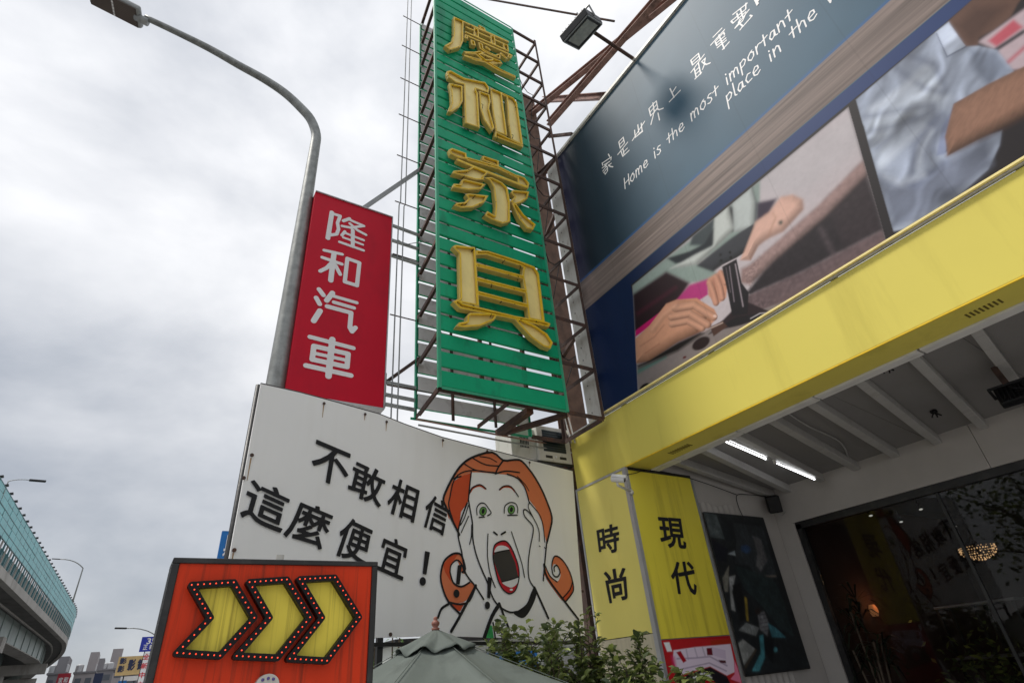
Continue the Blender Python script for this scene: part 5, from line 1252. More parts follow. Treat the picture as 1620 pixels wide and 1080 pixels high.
build('lamp_head', MB().add(*rot_box(hc + hx[2] * 0.02, hx, (0.155, hl * 0.5, 0.045))), M['greymetal'], lamp1, bevel=0.03)
ledm = mat('led_panel', (0.085, 0.07, 0.065), 0.35, 0, 0.1, 8)
build('led_panel', MB().add(*rot_box(hc - hx[2] * 0.028, hx, (0.14, hl * 0.46, 0.004))), ledm, lamp1)
m = MB()
for k in range(11): m.add(*rot_box(hc - hx[2] * 0.034 + hx[0] * (k - 5) * 0.026, hx, (0.0045, hl * 0.44, 0.002)))
build('led_louvre', m, mat('led_louvre', (0.19, 0.15, 0.13), 0.4, 0, 0.1, 8), lamp1)
m = MB()
for k in range(6): m.add(*rot_box(hc - hx[2] * 0.037 + hx[1] * -0.0 + hx[0] * (k - 2.5) * 0.046, hx, (0.018, 0.012, 0.002)))
build('lens_strip', m, M['white'], lamp1)
build('neck', MB().tube([e0 - hd * 0.1, e0 + hd * 0.06], 0.055, 14), M['greymetal'], lamp1, smooth=True)

RY = 5.45
RX0, RX1, RZ0, RZ1 = 0.845, 1.90, 4.27, 7.225
rs_ = thing('red_sign', ((RX0 + RX1) / 2, RY, RZ0), 'red vertical sign with four white rounded characters beside the lamp post', 'sign')
build('board', MB().box(RX0, RX1, RY, RY + 0.16, RZ0, RZ1), M['red'], rs_, bevel=0.004)
m = MB()
for a, b in (((RX0, RZ0), (RX1, RZ0)), ((RX0, RZ1), (RX1, RZ1)), ((RX1, RZ0), (RX1, RZ1))):
    m.bar((a[0], RY + .08, a[1]), (b[0], RY + .08, b[1]), 0.20, 0.014) if a[1] == b[1] else m.bar((a[0] + .005, RY + .08, a[1] - .007), (b[0] + .005, RY + .08, b[1] + .007), 0.012, 0.19, up=(0, 1, 0))
build('frame', m, M['alu'], rs_)
RP = Plane((0, RY, 0), (1, 0, 0), (0, -1, 0))
za = Z(480, 320, 7.714); zb = Z(470, 450, 6.75)
RED = [
 (za, 7.714, [([(347, 128), (297, 440)], 56), ([(345, 140), (448, 170), (415, 255), (428, 330), (405, 392), (335, 402)], 42), ([(562, 203), (488, 230)], 44), ([(575, 222), (738, 292), (570, 312), (470, 293)], 36), ([(565, 262), (660, 345), (762, 400)], 36), ([(505, 360), (468, 405)], 38), ([(510, 378), (735, 466)], 32), ([(485, 432), (725, 520)], 30), ([(440, 487), (732, 590)], 36), ([(602, 345), (600, 540)], 48)]),
 (za, 7.714, [([(252, 588), (390, 618), (472, 637)], 40), ([(228, 675), (468, 757)], 42), ([(372, 632), (362, 700), (332, 955)], 60), ([(340, 745), (280, 805), (205, 842)], 46), ([(392, 775), (447, 880)], 46), ([(535, 688), (682, 740), (652, 1018), (503, 972), (535, 688)], 48)]),
 (zb, 6.75, [([(234, 54), (280, 115)], 46), ([(203, 144), (240, 210)], 46), ([(243, 283), (177, 388)], 54), ([(377, 92), (315, 172)], 52), ([(395, 128), (637, 197)], 36), ([(390, 190), (608, 253)], 38), ([(320, 235), (576, 303), (562, 460), (585, 503), (622, 462)], 46)]),
 (zb, 6.75, [([(135, 560), (600, 680)], 42), ([(376, 588), (334, 978)], 58), ([(178, 658), (545, 742), (532, 880), (160, 800), (178, 658)], 48), ([(185, 735), (537, 812)], 34), ([(92, 865), (575, 972)], 46)])]
for zz, s_, st in RED:
    k = RP.scale(530, 460) / s_
    S = [('s', [RP.uv(*q) for q in zz(p)], w * k * 0.98) for p, w in st]
    m = MB(); solid(m, RP, msquares(*sd_union(S, 0.009)), 0.001, 0.006); build('character', m, M['white'], rs_)
for z in (RZ1 - 0.5, RZ1 - 1.7, RZ0 + 0.4):
    build('bracket', MB().bar((0.77, 5.6, z), (0.95, 5.6, z), 0.05, 0.04), M['galv'], rs_)
for (pa, pb) in (((622, 357), (662, 372)), ((620, 380), (662, 394)), ((619, 404), (662, 418)), ((608, 604), (658, 614)), ((606, 623), (656, 633)), ((604, 638), (656, 648))):
    a = onY(*pa, RY + .07); b = onY(*pb, GYB - .03)
    build('tie_bar', MB().bar((a[0] - .06, a[1], a[2]), b, 0.035, 0.035), M['galv'], rs_)
build('tie_bar', MB().bar(onY(573, 331, RY + .1), onY(668, 266, GYB - .02), 0.05, 0.05), M['greymetal'], rs_)
build('tie_bar', MB().bar(onY(611, 604, RY + .1), onY(664, 566, GYB - .02), 0.035, 0.035), M['rust'], rs_)
build('tie_bar', MB().bar((RX1 + .03, RY + .07, RZ0 + .05), (RX1 + .03, RY + .07, RZ0 + .5), 0.03), M['galv'], rs_)

# ================================================================ WHITE SIGN WITH THE SHOUTING WOMAN
ws = thing('white_sign', (2.5, 5.15, 0.13), 'big white canvas sign with black characters and a shouting red-haired cartoon woman', 'sign')
A_ = np.array([0.53, 4.80, 0]); B_ = np.array([4.50, 5.50, 0]); ud = (B_ - A_) / np.linalg.norm(B_ - A_)
WP = Plane(A_, ud, (ud[1], -ud[0], 0))
top = [(413, 607), (440, 613), (475, 621), (520, 633), (560, 644), (600, 655), (640, 671), (700, 692), (770, 710), (840, 728), (906, 745)]
right = [(910, 800), (917, 900), (926, 1010)]
bl = WP.uv(600, 1008); br = WP.uv(926, 1012)
outline = [WP.uv(*q) for q in top] + [WP.uv(*q) for q in right[:2]] + [br, np.array([1.9, bl[1]]), bl, np.array([WP.uv(365, 870)[0], bl[1] + .05]), WP.uv(365, 870), WP.uv(389, 738)]
m = MB(); m.prism([WP.to3(u, v, 0) for u, v in outline], -WP.n * 0.02)
build('canvas', m, M['canvas'], ws)
def on(ml, px, py, off=0.0): return WP.hit(px, py) + WP.n * off
m = MB()
for a, b in zip(top[:-1], top[1:]): m.tube([WP.hit(*a) - WP.n * .012 + np.array([0, 0, .004]), WP.hit(*b) - WP.n * .012 + np.array([0, 0, .004])], .012, 6)
build('top_hem', m, M['dark'], ws)
build('left_post', MB().tube([WP.to3(WP.uv(412, 607)[0] + .004, 0.13, -.06), WP.to3(WP.uv(412, 607)[0] + .004, WP.uv(412, 605)[1], -.06)], .024, 10), M['dark'], ws, smooth=True)
build('bottom_bar', MB().bar(WP.to3(0.02, bl[1] - .02, -.03), WP.to3(br[0], br[1] - .02, -.03), .04, .03), M['dark'], ws)
build('right_hem', MB().bar(WP.to3(br[0] - .015, br[1], -.02), WP.to3(WP.uv(906, 745)[0] - .005, WP.uv(906, 745)[1], -.02), .02, .03), M['alu'], ws)
for u in (1.35, 2.6, 3.9): build('rear_post', MB().bar(WP.to3(u, 0.13, -.08), WP.to3(u, 3.6, -.08), .05, .05), M['dark'], ws)
for z in (2.2, 3.3): build('rear_rail', MB().bar(WP.to3(0, z, -.045), WP.to3(3.95, z, -.045), .035, .035), M['dark'], ws)
tops = [(412, 607), (512, 635), (577, 652), (611, 664), (700, 693), (770, 710), (837, 728)]
for px, py in tops[1:]:
    p = WP.hit(px, py + 3.5) + WP.n * .008
    build('grommet', MB().lathe([(.004, 0), (.014, 0), (.014, .006), (.004, .006)], p, WP.n, 10), M['rust'], ws)
for px, py in ((398, 720), (385, 756), (370, 870), (617, 1003), (917, 860), (921, 935)):
    p = WP.hit(px, py) + WP.n * .006
    build('grommet', MB().lathe([(.004, 0), (.016, 0), (.016, .006), (.004, .006)], p, WP.n, 10), M['rust'], ws)
for px, py, L_ in ((512, 640, 18), (611, 668, 13), (700, 697, 10), (397, 724, 26), (369, 874, 14), (837, 731, 9), (577, 656, 8)):
    m = MB(); a = WP.uv(px, py); m.add([WP.to3(a[0] - .006, a[1], .0025), WP.to3(a[0] - .002, a[1] - L_ * .0075, .0025), WP.to3(a[0] + .003, a[1] - L_ * .0072, .0025), WP.to3(a[0] + .006, a[1], .0025)], [(0, 1, 2, 3)])
    build('rust_streak', m, mat('rust_stain', (0.42, 0.27, 0.15), 0.7, 0, 0.3, 20), ws)
zt = Z(340, 600, 2.455)
for ch_, q in (('不', [(388, 232), (530, 292), (506, 430), (364, 378)]), ('敢', [(540, 308), (667, 368), (640, 502), (508, 440)]), ('相', [(695, 378), (795, 424), (770, 560), (657, 512)]), ('信', [(832, 440), (914, 488), (890, 612), (795, 566)]),
             ('這', [(138, 374), (297, 448), (255, 602), (92, 532)]), ('麼', [(322, 460), (464, 520), (416, 668), (260, 608)]), ('便', [(507, 528), (615, 580), (587, 728), (450, 678)]), ('宜', [(655, 598), (752, 642), (727, 782), (616, 734)])):
    m = MB(); put_glyph(m, ch_, WP, zt(q), 0.012, 0.016); build('character', m, M['ink'], ws)
zf = Z(640, 700, 3.375)
kf = WP.scale(780, 830) / 3.375
def ellipse(cx, cy, rx_, ry_, ang=0.0, n=22):
    return [(cx + rx_ * math.cos(t) * math.cos(ang) - ry_ * math.sin(t) * math.sin(ang), cy + rx_ * math.cos(t) * math.sin(ang) + ry_ * math.sin(t) * math.cos(ang)) for t in np.linspace(0, 2 * math.pi, n, endpoint=False)]
def printed(name, polys, mt, off, strokes=(), res=0.008):
    S = [('p', [WP.uv(*q) for q in zf(p)]) for p in polys] + [('s', [WP.uv(*q) for q in zf(p)], w * kf) for p, w in strokes]
    m = MB(); flat(m, WP, msquares(*sd_union(S, res)), off); return build(name, m, mt, ws)
def smooth(p, closed=False):
    P = [np.array(q, float) for q in p]; n = len(P); out = []
    for i in range(n if closed else n - 1):
        a, b, c_, d = (P[(i - 1) % n], P[i], P[(i + 1) % n], P[(i + 2) % n]) if closed else (P[max(i - 1, 0)], P[i], P[i + 1], P[min(i + 2, n - 1)])
        for t in (0, .33, .66): out.append(0.5 * (2 * b + (c_ - a) * t + (2 * a - 5 * b + 4 * c_ - d) * t * t + (3 * b - a - 3 * c_ + d) * t ** 3))
    if not closed: out.append(P[-1])
    return [tuple(q) for q in out]
for pts_, ph in (([(105, 578), (132, 585), (112, 705), (92, 700)], (93, 740, 17, 23)), ([(280, 655), (302, 650), (290, 758), (270, 755)], (273, 805, 16, 22)), ([(440, 715), (462, 722), (452, 832), (437, 828)], (438, 868, 14, 21))):
    printed('exclamation_mark', [pts_, ellipse(*ph)], M['ink'], 0.014)
hair = [(205, 300), (225, 245), (265, 170), (310, 112), (370, 75), (465, 52), (525, 95), (585, 92), (625, 100), (680, 165), (725, 240), (760, 320), (785, 400), (775, 465), (757, 535), (742, 470), (732, 420), (700, 350), (662, 300), (640, 240), (600, 190), (545, 170), (480, 165), (400, 158), (352, 158), (300, 182), (260, 198), (242, 290), (234, 330), (240, 420), (215, 335)]
printed('hair', [hair], M['orange1'], 0.003)
printed('hair_side', [[(354, 160), (345, 230), (340, 310), (300, 370), (290, 440), (290, 492), (262, 432), (240, 370), (233, 310), (250, 215), (300, 180)]], M['orange2'], 0.005)
printed('curl', [smooth([(190, 715), (205, 640), (240, 602), (280, 590), (305, 605), (320, 690), (303, 690), (280, 627), (250, 650), (240, 690), (258, 745), (300, 767), (342, 745), (372, 757), (350, 810), (312, 850), (235, 850), (205, 790)], True)], M['orange1'], 0.003)
printed('curl_tip', [[(228, 850), (270, 862), (322, 850), (295, 900), (258, 882)], [(205, 650), (245, 605), (285, 592), (262, 625), (245, 655), (240, 700), (248, 745), (215, 690)]], M['orange2'], 0.005)
printed('curl', [smooth([(800, 605), (840, 625), (880, 690), (900, 765), (890, 805), (853, 848), (800, 790), (746, 705), (748, 652), (775, 712), (812, 742), (833, 705), (820, 660), (795, 648), (784, 690)], True)], M['orange1'], 0.003)
printed('curl_tip', [[(895, 740), (900, 775), (888, 806), (855, 848), (838, 832), (880, 780)]], M['orange2'], 0.005)
lips = smooth([(470, 595), (478, 548), (512, 526), (545, 530), (575, 575), (603, 650), (609, 715), (592, 782), (560, 805), (525, 785), (500, 742), (485, 690), (474, 640)], True)
printed('lips', [lips], M['lips'], 0.003)
printed('mouth', [[(472, 605), (480, 588), (520, 578), (558, 572), (590, 640), (605, 714), (565, 730), (517, 742), (495, 690), (480, 645)]], mat('print_dark_grey', (0.045, 0.042, 0.042), 0.5), 0.005)
printed('teeth', [smooth([(478, 588), (490, 556), (518, 548), (545, 556), (558, 572), (520, 578)], True)], M['white'], 0.006)
printed('teeth', [smooth([(517, 742), (565, 730), (605, 716), (600, 750), (572, 772), (542, 764)], True)], M['white'], 0.006)
printed('lip_highlight', [ellipse(568, 784, 9, 6)], M['white'], 0.006)
printed('neck_shadow', [smooth([(578, 905), (630, 888), (665, 840), (682, 785), (692, 775), (706, 792), (690, 850), (655, 915), (622, 935)], True)], M['ink'], 0.005)
printed('eye', [ellipse(417, 366, 19, 24, .2)], M['iris'], 0.004); printed('eye', [ellipse(568, 357, 19, 24, .1)], M['iris'], 0.004)
printed('eyebrow', [], M['orange2'], 0.004, [(smooth([(350, 262), (365, 240), (400, 228), (430, 245)]), 10)]); printed('eyebrow', [], M['orange2'], 0.004, [(smooth([(507, 250), (530, 235), (565, 238), (590, 262)]), 9)])
printed('dress', [[(458, 972), (466, 975), (476, 1042), (432, 1042)]], mat('print_bright_green', (0.05, 0.42, 0.12), 0.5, 0, 0.4, 12), 0.003)
LN = [([(290, 490), (250, 410), (215, 335), (205, 300), (225, 245), (265, 170), (310, 112), (370, 75), (465, 52), (525, 95), (585, 92), (625, 100), (680, 165), (725, 240), (760, 320), (785, 400), (775, 465), (757, 535)], 9), ([(354, 158), (346, 225), (338, 310)], 6), ([(300, 180), (262, 200), (240, 290), (234, 340), (262, 430), (290, 495)], 5),
 ([(482, 166), (500, 130), (525, 95)], 7), ([(485, 166), (540, 152), (612, 160)], 6), ([(545, 168), (600, 190), (640, 240), (664, 322)], 6), ([(600, 180), (640, 222), (662, 258)], 4), ([(315, 112), (380, 148), (478, 160)], 5), ([(365, 85), (430, 118), (500, 125)], 5), ([(400, 75), (450, 82), (490, 104)], 4), ([(262, 195), (300, 162), (370, 148), (480, 163)], 5),
 ([(345, 272), (358, 242), (400, 224), (433, 246)], 5), ([(503, 252), (528, 232), (568, 236), (606, 288)], 5), ([(385, 385), (383, 350), (400, 325), (425, 325), (445, 350), (460, 375), (440, 390)], 4.5), ([(395, 399), (425, 396)], 4.5), ([(530, 375), (533, 340), (560, 320), (590, 325), (602, 350), (600, 375)], 4.5), ([(547, 388), (600, 386)], 4.5),
 ([(474, 477), (492, 491)], 7), ([(514, 489), (536, 476)], 7), ([(443, 487), (440, 600), (455, 700), (482, 772)], 4.5), ([(568, 475), (600, 570), (625, 650), (638, 718)], 4.5), (lips + lips[:1], 5), ([(478, 588), (520, 578), (558, 572)], 4), ([(517, 742), (565, 730), (605, 716)], 4),
 ([(340, 310), (348, 360), (360, 430), (362, 510), (378, 590), (405, 665), (440, 745), (470, 830), (510, 878), (560, 904), (600, 900)], 6), ([(600, 902), (650, 865), (675, 805), (690, 772)], 6),
 ([(332, 322), (310, 380), (290, 440), (284, 500), (302, 580), (318, 680), (342, 725), (375, 765), (420, 836)], 6), ([(338, 335), (318, 400), (296, 440)], 4), ([(340, 392), (318, 440), (300, 480)], 4), ([(356, 440), (354, 500), (345, 542)], 4.5), ([(400, 655), (418, 700)], 4),
 ([(378, 762), (300, 912), (246, 1006)], 10), ([(503, 862), (462, 930), (422, 1042)], 14), ([(508, 868), (530, 930), (552, 985)], 9), ([(230, 862), (195, 885), (176, 932)], 8), ([(470, 960), (482, 1042)], 6),
 ([(665, 318), (658, 345), (682, 395), (714, 462), (717, 526)], 4.5), ([(665, 318), (700, 360), (722, 392), (738, 445), (746, 530)], 4.5), ([(682, 395), (652, 362), (633, 360), (640, 395), (680, 440), (684, 480), (668, 560), (658, 640), (662, 725), (692, 776)], 5.5), ([(757, 530), (748, 620), (738, 735)], 7), ([(692, 772), (720, 835), (765, 935)], 9), ([(742, 650), (760, 720), (855, 850), (926, 942)], 9), ([(716, 550), (722, 554)], 4), ([(744, 558), (748, 563)], 4),
 ([(798, 686), (796, 664), (812, 655), (828, 690), (812, 716), (790, 702), (784, 650), (800, 605), (840, 625), (880, 690), (900, 770), (890, 806), (855, 850)], 6), ([(748, 655), (775, 712), (812, 742)], 5), ([(895, 738), (880, 785), (838, 832)], 5),
 ([(306, 690), (322, 672), (302, 602), (270, 590), (236, 605), (205, 640), (190, 715), (205, 790), (235, 852), (292, 912)], 7), ([(240, 690), (258, 747), (300, 768), (345, 745)], 6), ([(240, 690), (246, 652), (276, 626), (300, 645), (318, 695)], 5), ([(232, 850), (295, 862), (345, 842), (378, 765)], 6)]
LN = [(p, w * 1.25) for p, w in LN]
printed('outline', [ellipse(417, 366, 8, 14, .2), ellipse(568, 357, 8, 14, .1)], M['ink'], 0.009, [(smooth(p), w) for p, w in LN] + [(ellipse(417, 366, 18, 23, .2) + ellipse(417, 366, 18, 23, .2)[:1], 3.5), (ellipse(568, 357, 18, 23, .1) + ellipse(568, 357, 18, 23, .1)[:1], 3.5)], res=0.006)

# ---- window air conditioner hung past the end of the white sign
AY = 5.56
fa = onY(851, 704, AY); fb_ = onY(903, 712, AY); zlo = onY(878, 731, AY)[2]; zhi = onY(876, 676, AY)[2]
x0_, x1_ = fa[0], fb_[0]; sx = onY(806, 700, AY + .1)[0]; w_ = x1_ - x0_; h_ = zhi - zlo
ac = thing('air_conditioner', ((sx + x1_) / 2, AY + .25, zlo), 'weathered beige air conditioner above the right end of the white sign', 'air conditioner')
build('cabinet', MB().box(sx, x0_ + .02, AY + .06, AY + .46, zlo + .03, zhi - .05), M['acbody'], ac, bevel=0.012)
build('front_case', MB().box(x0_, x1_, AY, AY + .42, zlo, zhi), M['acbody'], ac, bevel=0.015)
build('drip_tray', MB().box(x0_ - .03, x1_ + .01, AY - .01, AY + .42, zlo - .03, zlo - .004), M['dark'], ac)
build('inset_grille', MB().box(x0_ + w_ * .16, x1_ - w_ * .16, AY - .004, AY + .01, zlo + h_ * .28, zhi - h_ * .12), mat('dark_grille', (0.03, 0.045, 0.05), 0.35), ac)
for k in range(9): build('grille_bar', MB().box(x0_ + w_ * .16, x1_ - w_ * .16, AY - .009, AY - .0045, zlo + h_ * (.31 + k * .065), zlo + h_ * (.31 + k * .065) + .005), M['black'], ac)
for k in range(6): build('louvre', MB().box(sx + .14 + k * .024, sx + .152 + k * .024, AY + .054, AY + .06, zlo + h_ * .35, zlo + h_ * .68), M['dark'], ac)
for q_ in (.2, .62): build('control_strip', MB().box(x0_ + w_ * q_, x0_ + w_ * (q_ + .2), AY - .004, AY - .0005, zlo + h_ * .1, zlo + h_ * .17), M['dark'], ac)
build('knob', MB().lathe([(.018, 0), (.016, .014), (.005, .016)], (x0_ + w_ * .5, AY - .001, zlo + h_ * .14), (0, -1, 0), 12), M['camwhite'], ac, smooth=True)
for x in (sx + .1, x1_ - .1): build('bracket', MB().bar((x, AY + .02, zlo - .05), (x, AY + .62, zlo - .05), .04, .04), M['rust'], ac)
build('bracket', MB().bar((sx, AY + .6, zlo - .05), (5.2, AY + .6, zlo - .05), .05, .04), M['rust'], ac)
build('right_post', MB().bar((4.70, 5.74, .13), (4.70, 5.74, 3.95), .14, .14), M['rust'], ws)
for k, (pa, pb) in enumerate((((660, 663), (905, 708)), ((662, 672), (905, 716)))):
    a = onY(*pa, 5.35); b = onY(*pb, 5.62)
    tag(build('conduit', MB().tube([a, (np.array(a) + b) / 2 + np.array([0, 0, -.01]), b], .012, 8), M['greymetal'] if k else M['rustred'], None), ('upper rusty' if k == 0 else 'lower grey') + ' thin conduit running above the white sign', 'conduit')
for k, px in enumerate((893, 899)):
    a = onX(px, 660, 4.52); b = onX(px + 11, 700, 4.52)
    tag(build('conduit', MB().tube([a, b], .010, 8), M['acbody'], None), ('left' if k == 0 else 'right') + ' short upright pipe below the corner of the green sign', 'conduit')

# ================================================================ RED ARROW LIGHTBOX
AYP = 3.0
ar = thing('arrow_sign', (0.58, AYP + .1, 0.13), 'red lightbox sign with three yellow bulb-edged arrows in the foreground', 'sign')
tl = onY(275, 880, AYP); trr = onY(597, 890, AYP)
ax0, ax1, az1 = tl[0], trr[0], (tl[2] + trr[2]) / 2
build('cabinet', MB().box(ax0 + .004, ax1 - .004, AYP + .012, AYP + .2, 0.45, az1 - .004), M['dark'], ar, bevel=0.008)
build('face', MB().box(ax0 + .03, ax1 - .03, AYP, AYP + .011, 0.47, az1 - .022), M['arrowred'], ar)
for nm, bx in (('frame_top', (ax0, ax1, AYP - .012, AYP + .21, az1 - .024, az1)), ('frame_side', (ax0, ax0 + .03, AYP - .012, AYP + .21, .45, az1 - .0245)), ('frame_side', (ax1 - .03, ax1, AYP - .012, AYP + .21, .45, az1 - .0245)), ('frame_bottom', (ax0 + .0305, ax1 - .0305, AYP - .012, AYP + .21, .45, .474))):
    build(nm, MB().box(*bx), M['dark'], ar, bevel=0.004)
hk = onY(444, 876, AYP + .05)
build('lifting_tab', MB().box(hk[0] - .018, hk[0] + .018, AYP + .05, AYP + .056, az1 - .005, az1 + .035), M['acbody'], ar)
for x in (ax0 + .12, ax1 - .16): build('leg', MB().box(x, x + .05, AYP + .07, AYP + .12, .13, .452), M['dark'], ar)
build('base', MB().box(ax0 - .05, ax1 + .05, AYP - .15, AYP + .35, .13, .16), M['dark'], ar)
AP = Plane((0, AYP, 0), (1, 0, 0), (0, -1, 0))
zr = Z(230, 840, 3.6)
bulb0 = None
ka = AP.scale(430, 970) / 3.6
for path in ([(265, 303), (505, 288), (622, 490), (427, 706), (182, 690), (372, 491)], [(595, 287), (808, 272), (940, 487), (755, 718), (522, 708), (710, 491)], [(882, 270), (1082, 260), (1222, 487), (1037, 735), (825, 723), (1010, 490)]):
    q = [AP.uv(*p, .06) for p in zr(path)]
    xs, ys, D = sd_union([('s', q + q[:1], 37 * ka)], .004)
    m = MB(); flat(m, AP, msquares(*sd_union([('p', q)], .005)), .004); arrow = build('arrow', m, M['arrowyel'], ar)
    m = MB(); solid(m, AP, msquares(xs, ys, D), .001, .052); build('arrow_border', m, M['black'], arrow)
    per = q + q[:1]; tot = 0; segs = []
    for a_, b_ in zip(per[:-1], per[1:]):
        n_ = max(1, round(np.linalg.norm(b_ - a_) / (33 * ka)))
        for k in range(n_):
            uv = a_ + (b_ - a_) * k / n_; p = AP.to3(uv[0], uv[1], .0)
            wp = np.array([p[0], AYP - .052, p[2]])
            if bulb0 is None:
                m = MB(); m.lathe([(.0032, -.002), (.0032, .003), (.0026, .0045), (.0012, .0055)], wp, (0, -1, 0), 8)
                bulb0 = build('bulb', m, M['bulb'], arrow, smooth=True); boff = WLOC[bulb0] - wp
            else: again(bulb0, wp + boff, arrow)
cr = AP.uv(421, 1076)
m = MB(); S = [('p', [(cr[0] + .05 * math.cos(t), cr[1] - .02 + .045 * math.sin(t)) for t in np.linspace(0, 2 * math.pi, 20, endpoint=False)])]
solid(m, AP, msquares(*sd_union(S, .004)), .001, .04); rl = build('raised_badge', m, M['acbody'], ar)
for k in range(3):
    build('badge_bulb', MB().lathe([(.007, 0), (.006, .006), (.002, .008)], AP.to3(cr[0] - .022 + .022 * k, cr[1] + .003 + (.004 if k == 1 else 0), .04), (0, -1, 0), 8), mat('violet_bulb', (.12, .08, .3), .3), rl)

# ================================================================ UMBRELLA AND SHRUBS
ub = onY(689, 997, 4.05)
um = thing('umbrella', (ub[0], ub[1], 0.13), 'grey-green garden umbrella with terracotta finial below the white sign', 'umbrella')
NS = 8
def canopy(r0, z0, r1, z1, n_r, scallop, ph=0.0, flip=0.02):
    m = MB(); V = []; F = []; seg = NS * 12
    for i in range(n_r + 1):
        f = i / n_r
        for k in range(seg):
            t = 2 * math.pi * k / seg + ph; loc = (k % 12) / 12
            fl = math.cos(math.pi / NS) / math.cos((loc - 0.5) * 2 * math.pi / NS)      # straight edge between ribs
            r = (r0 + (r1 - r0) * f) * (fl * 0.98 + 0.02)
            z = z0 + (z1 - z0) * f - 0.03 * math.sin(math.pi * loc) * f * (1 if scallop == 0 else .4) + (scallop * math.sin(k * 2 * math.pi / 12 + 1.0 + 0.7 * math.sin(k * .5)) * f ** 3)
            cr_ = .010 * math.sin(9 * t + 5 * f) * math.sin(math.pi * loc) * f + .007 * math.sin(23 * t + 11 * f + math.sin(7 * t)) * math.sin(math.pi * loc) * (1 - abs(2 * f - 1))
            V.append((ub[0] + r * math.cos(t), ub[1] + r * math.sin(t), z + cr_ - .05 * math.sin(math.pi * f) * (.3 + .7 * math.sin(math.pi * loc)) * (1 if scallop == 0 else 0)))
    for i in range(n_r):
        for k in range(seg):
            a = i * seg + k; b = i * seg + (k + 1) % seg
            F.append((a, a + seg, b + seg, b))
    return m.add(V, F)
zt_ = ub[2]
pan = build('canopy', canopy(0.10, zt_ - 0.055, 1.30, zt_ - 0.54, 16, 0.0), M['canopy'], um, smooth=True)
pan.modifiers.new('t', 'SOLIDIFY').thickness = 0.004
cp = build('vent_cap', canopy(0.02, zt_ + .005, 0.30, zt_ - 0.115, 7, 0.018), M['canopy'], um, smooth=True); cp.modifiers.new('t', 'SOLIDIFY').thickness = 0.004
m = MB()
for k in range(NS):
    t = 2 * math.pi * k / NS
    m.tube([(ub[0] + .1 * math.cos(t), ub[1] + .1 * math.sin(t), zt_ - .05), (ub[0] + 1.30 * math.cos(t), ub[1] + 1.30 * math.sin(t), zt_ - .55)], .0025, 5)
build('seam_piping', m, M['canopy'], um)
for k in range(NS):
    t = 2 * math.pi * k / NS
    build('rib', MB().bar((ub[0], ub[1], zt_ - .08), (ub[0] + 1.18 * math.cos(t), ub[1] + 1.18 * math.sin(t), zt_ - .60), .018), M['wood'], um)
build('pole', MB().tube([(ub[0], ub[1], .2), (ub[0], ub[1], zt_)], .024, 12), M['wood'], um, smooth=True)
build('finial', MB().lathe([(.026, 0), (.030, .012), (.016, .02), (.028, .036), (.030, .05), (.018, .062), (.012, .066), (.016, .076), (.010, .088), (.002, .09)], (ub[0], ub[1], zt_ + .002), n=16), M['terracotta'], um, smooth=True)
build('base', MB().lathe([(.25, 0), (.25, .05), (.06, .08), (.04, .2)], (ub[0], ub[1], .13), n=20), M['dark'], um, smooth=True)

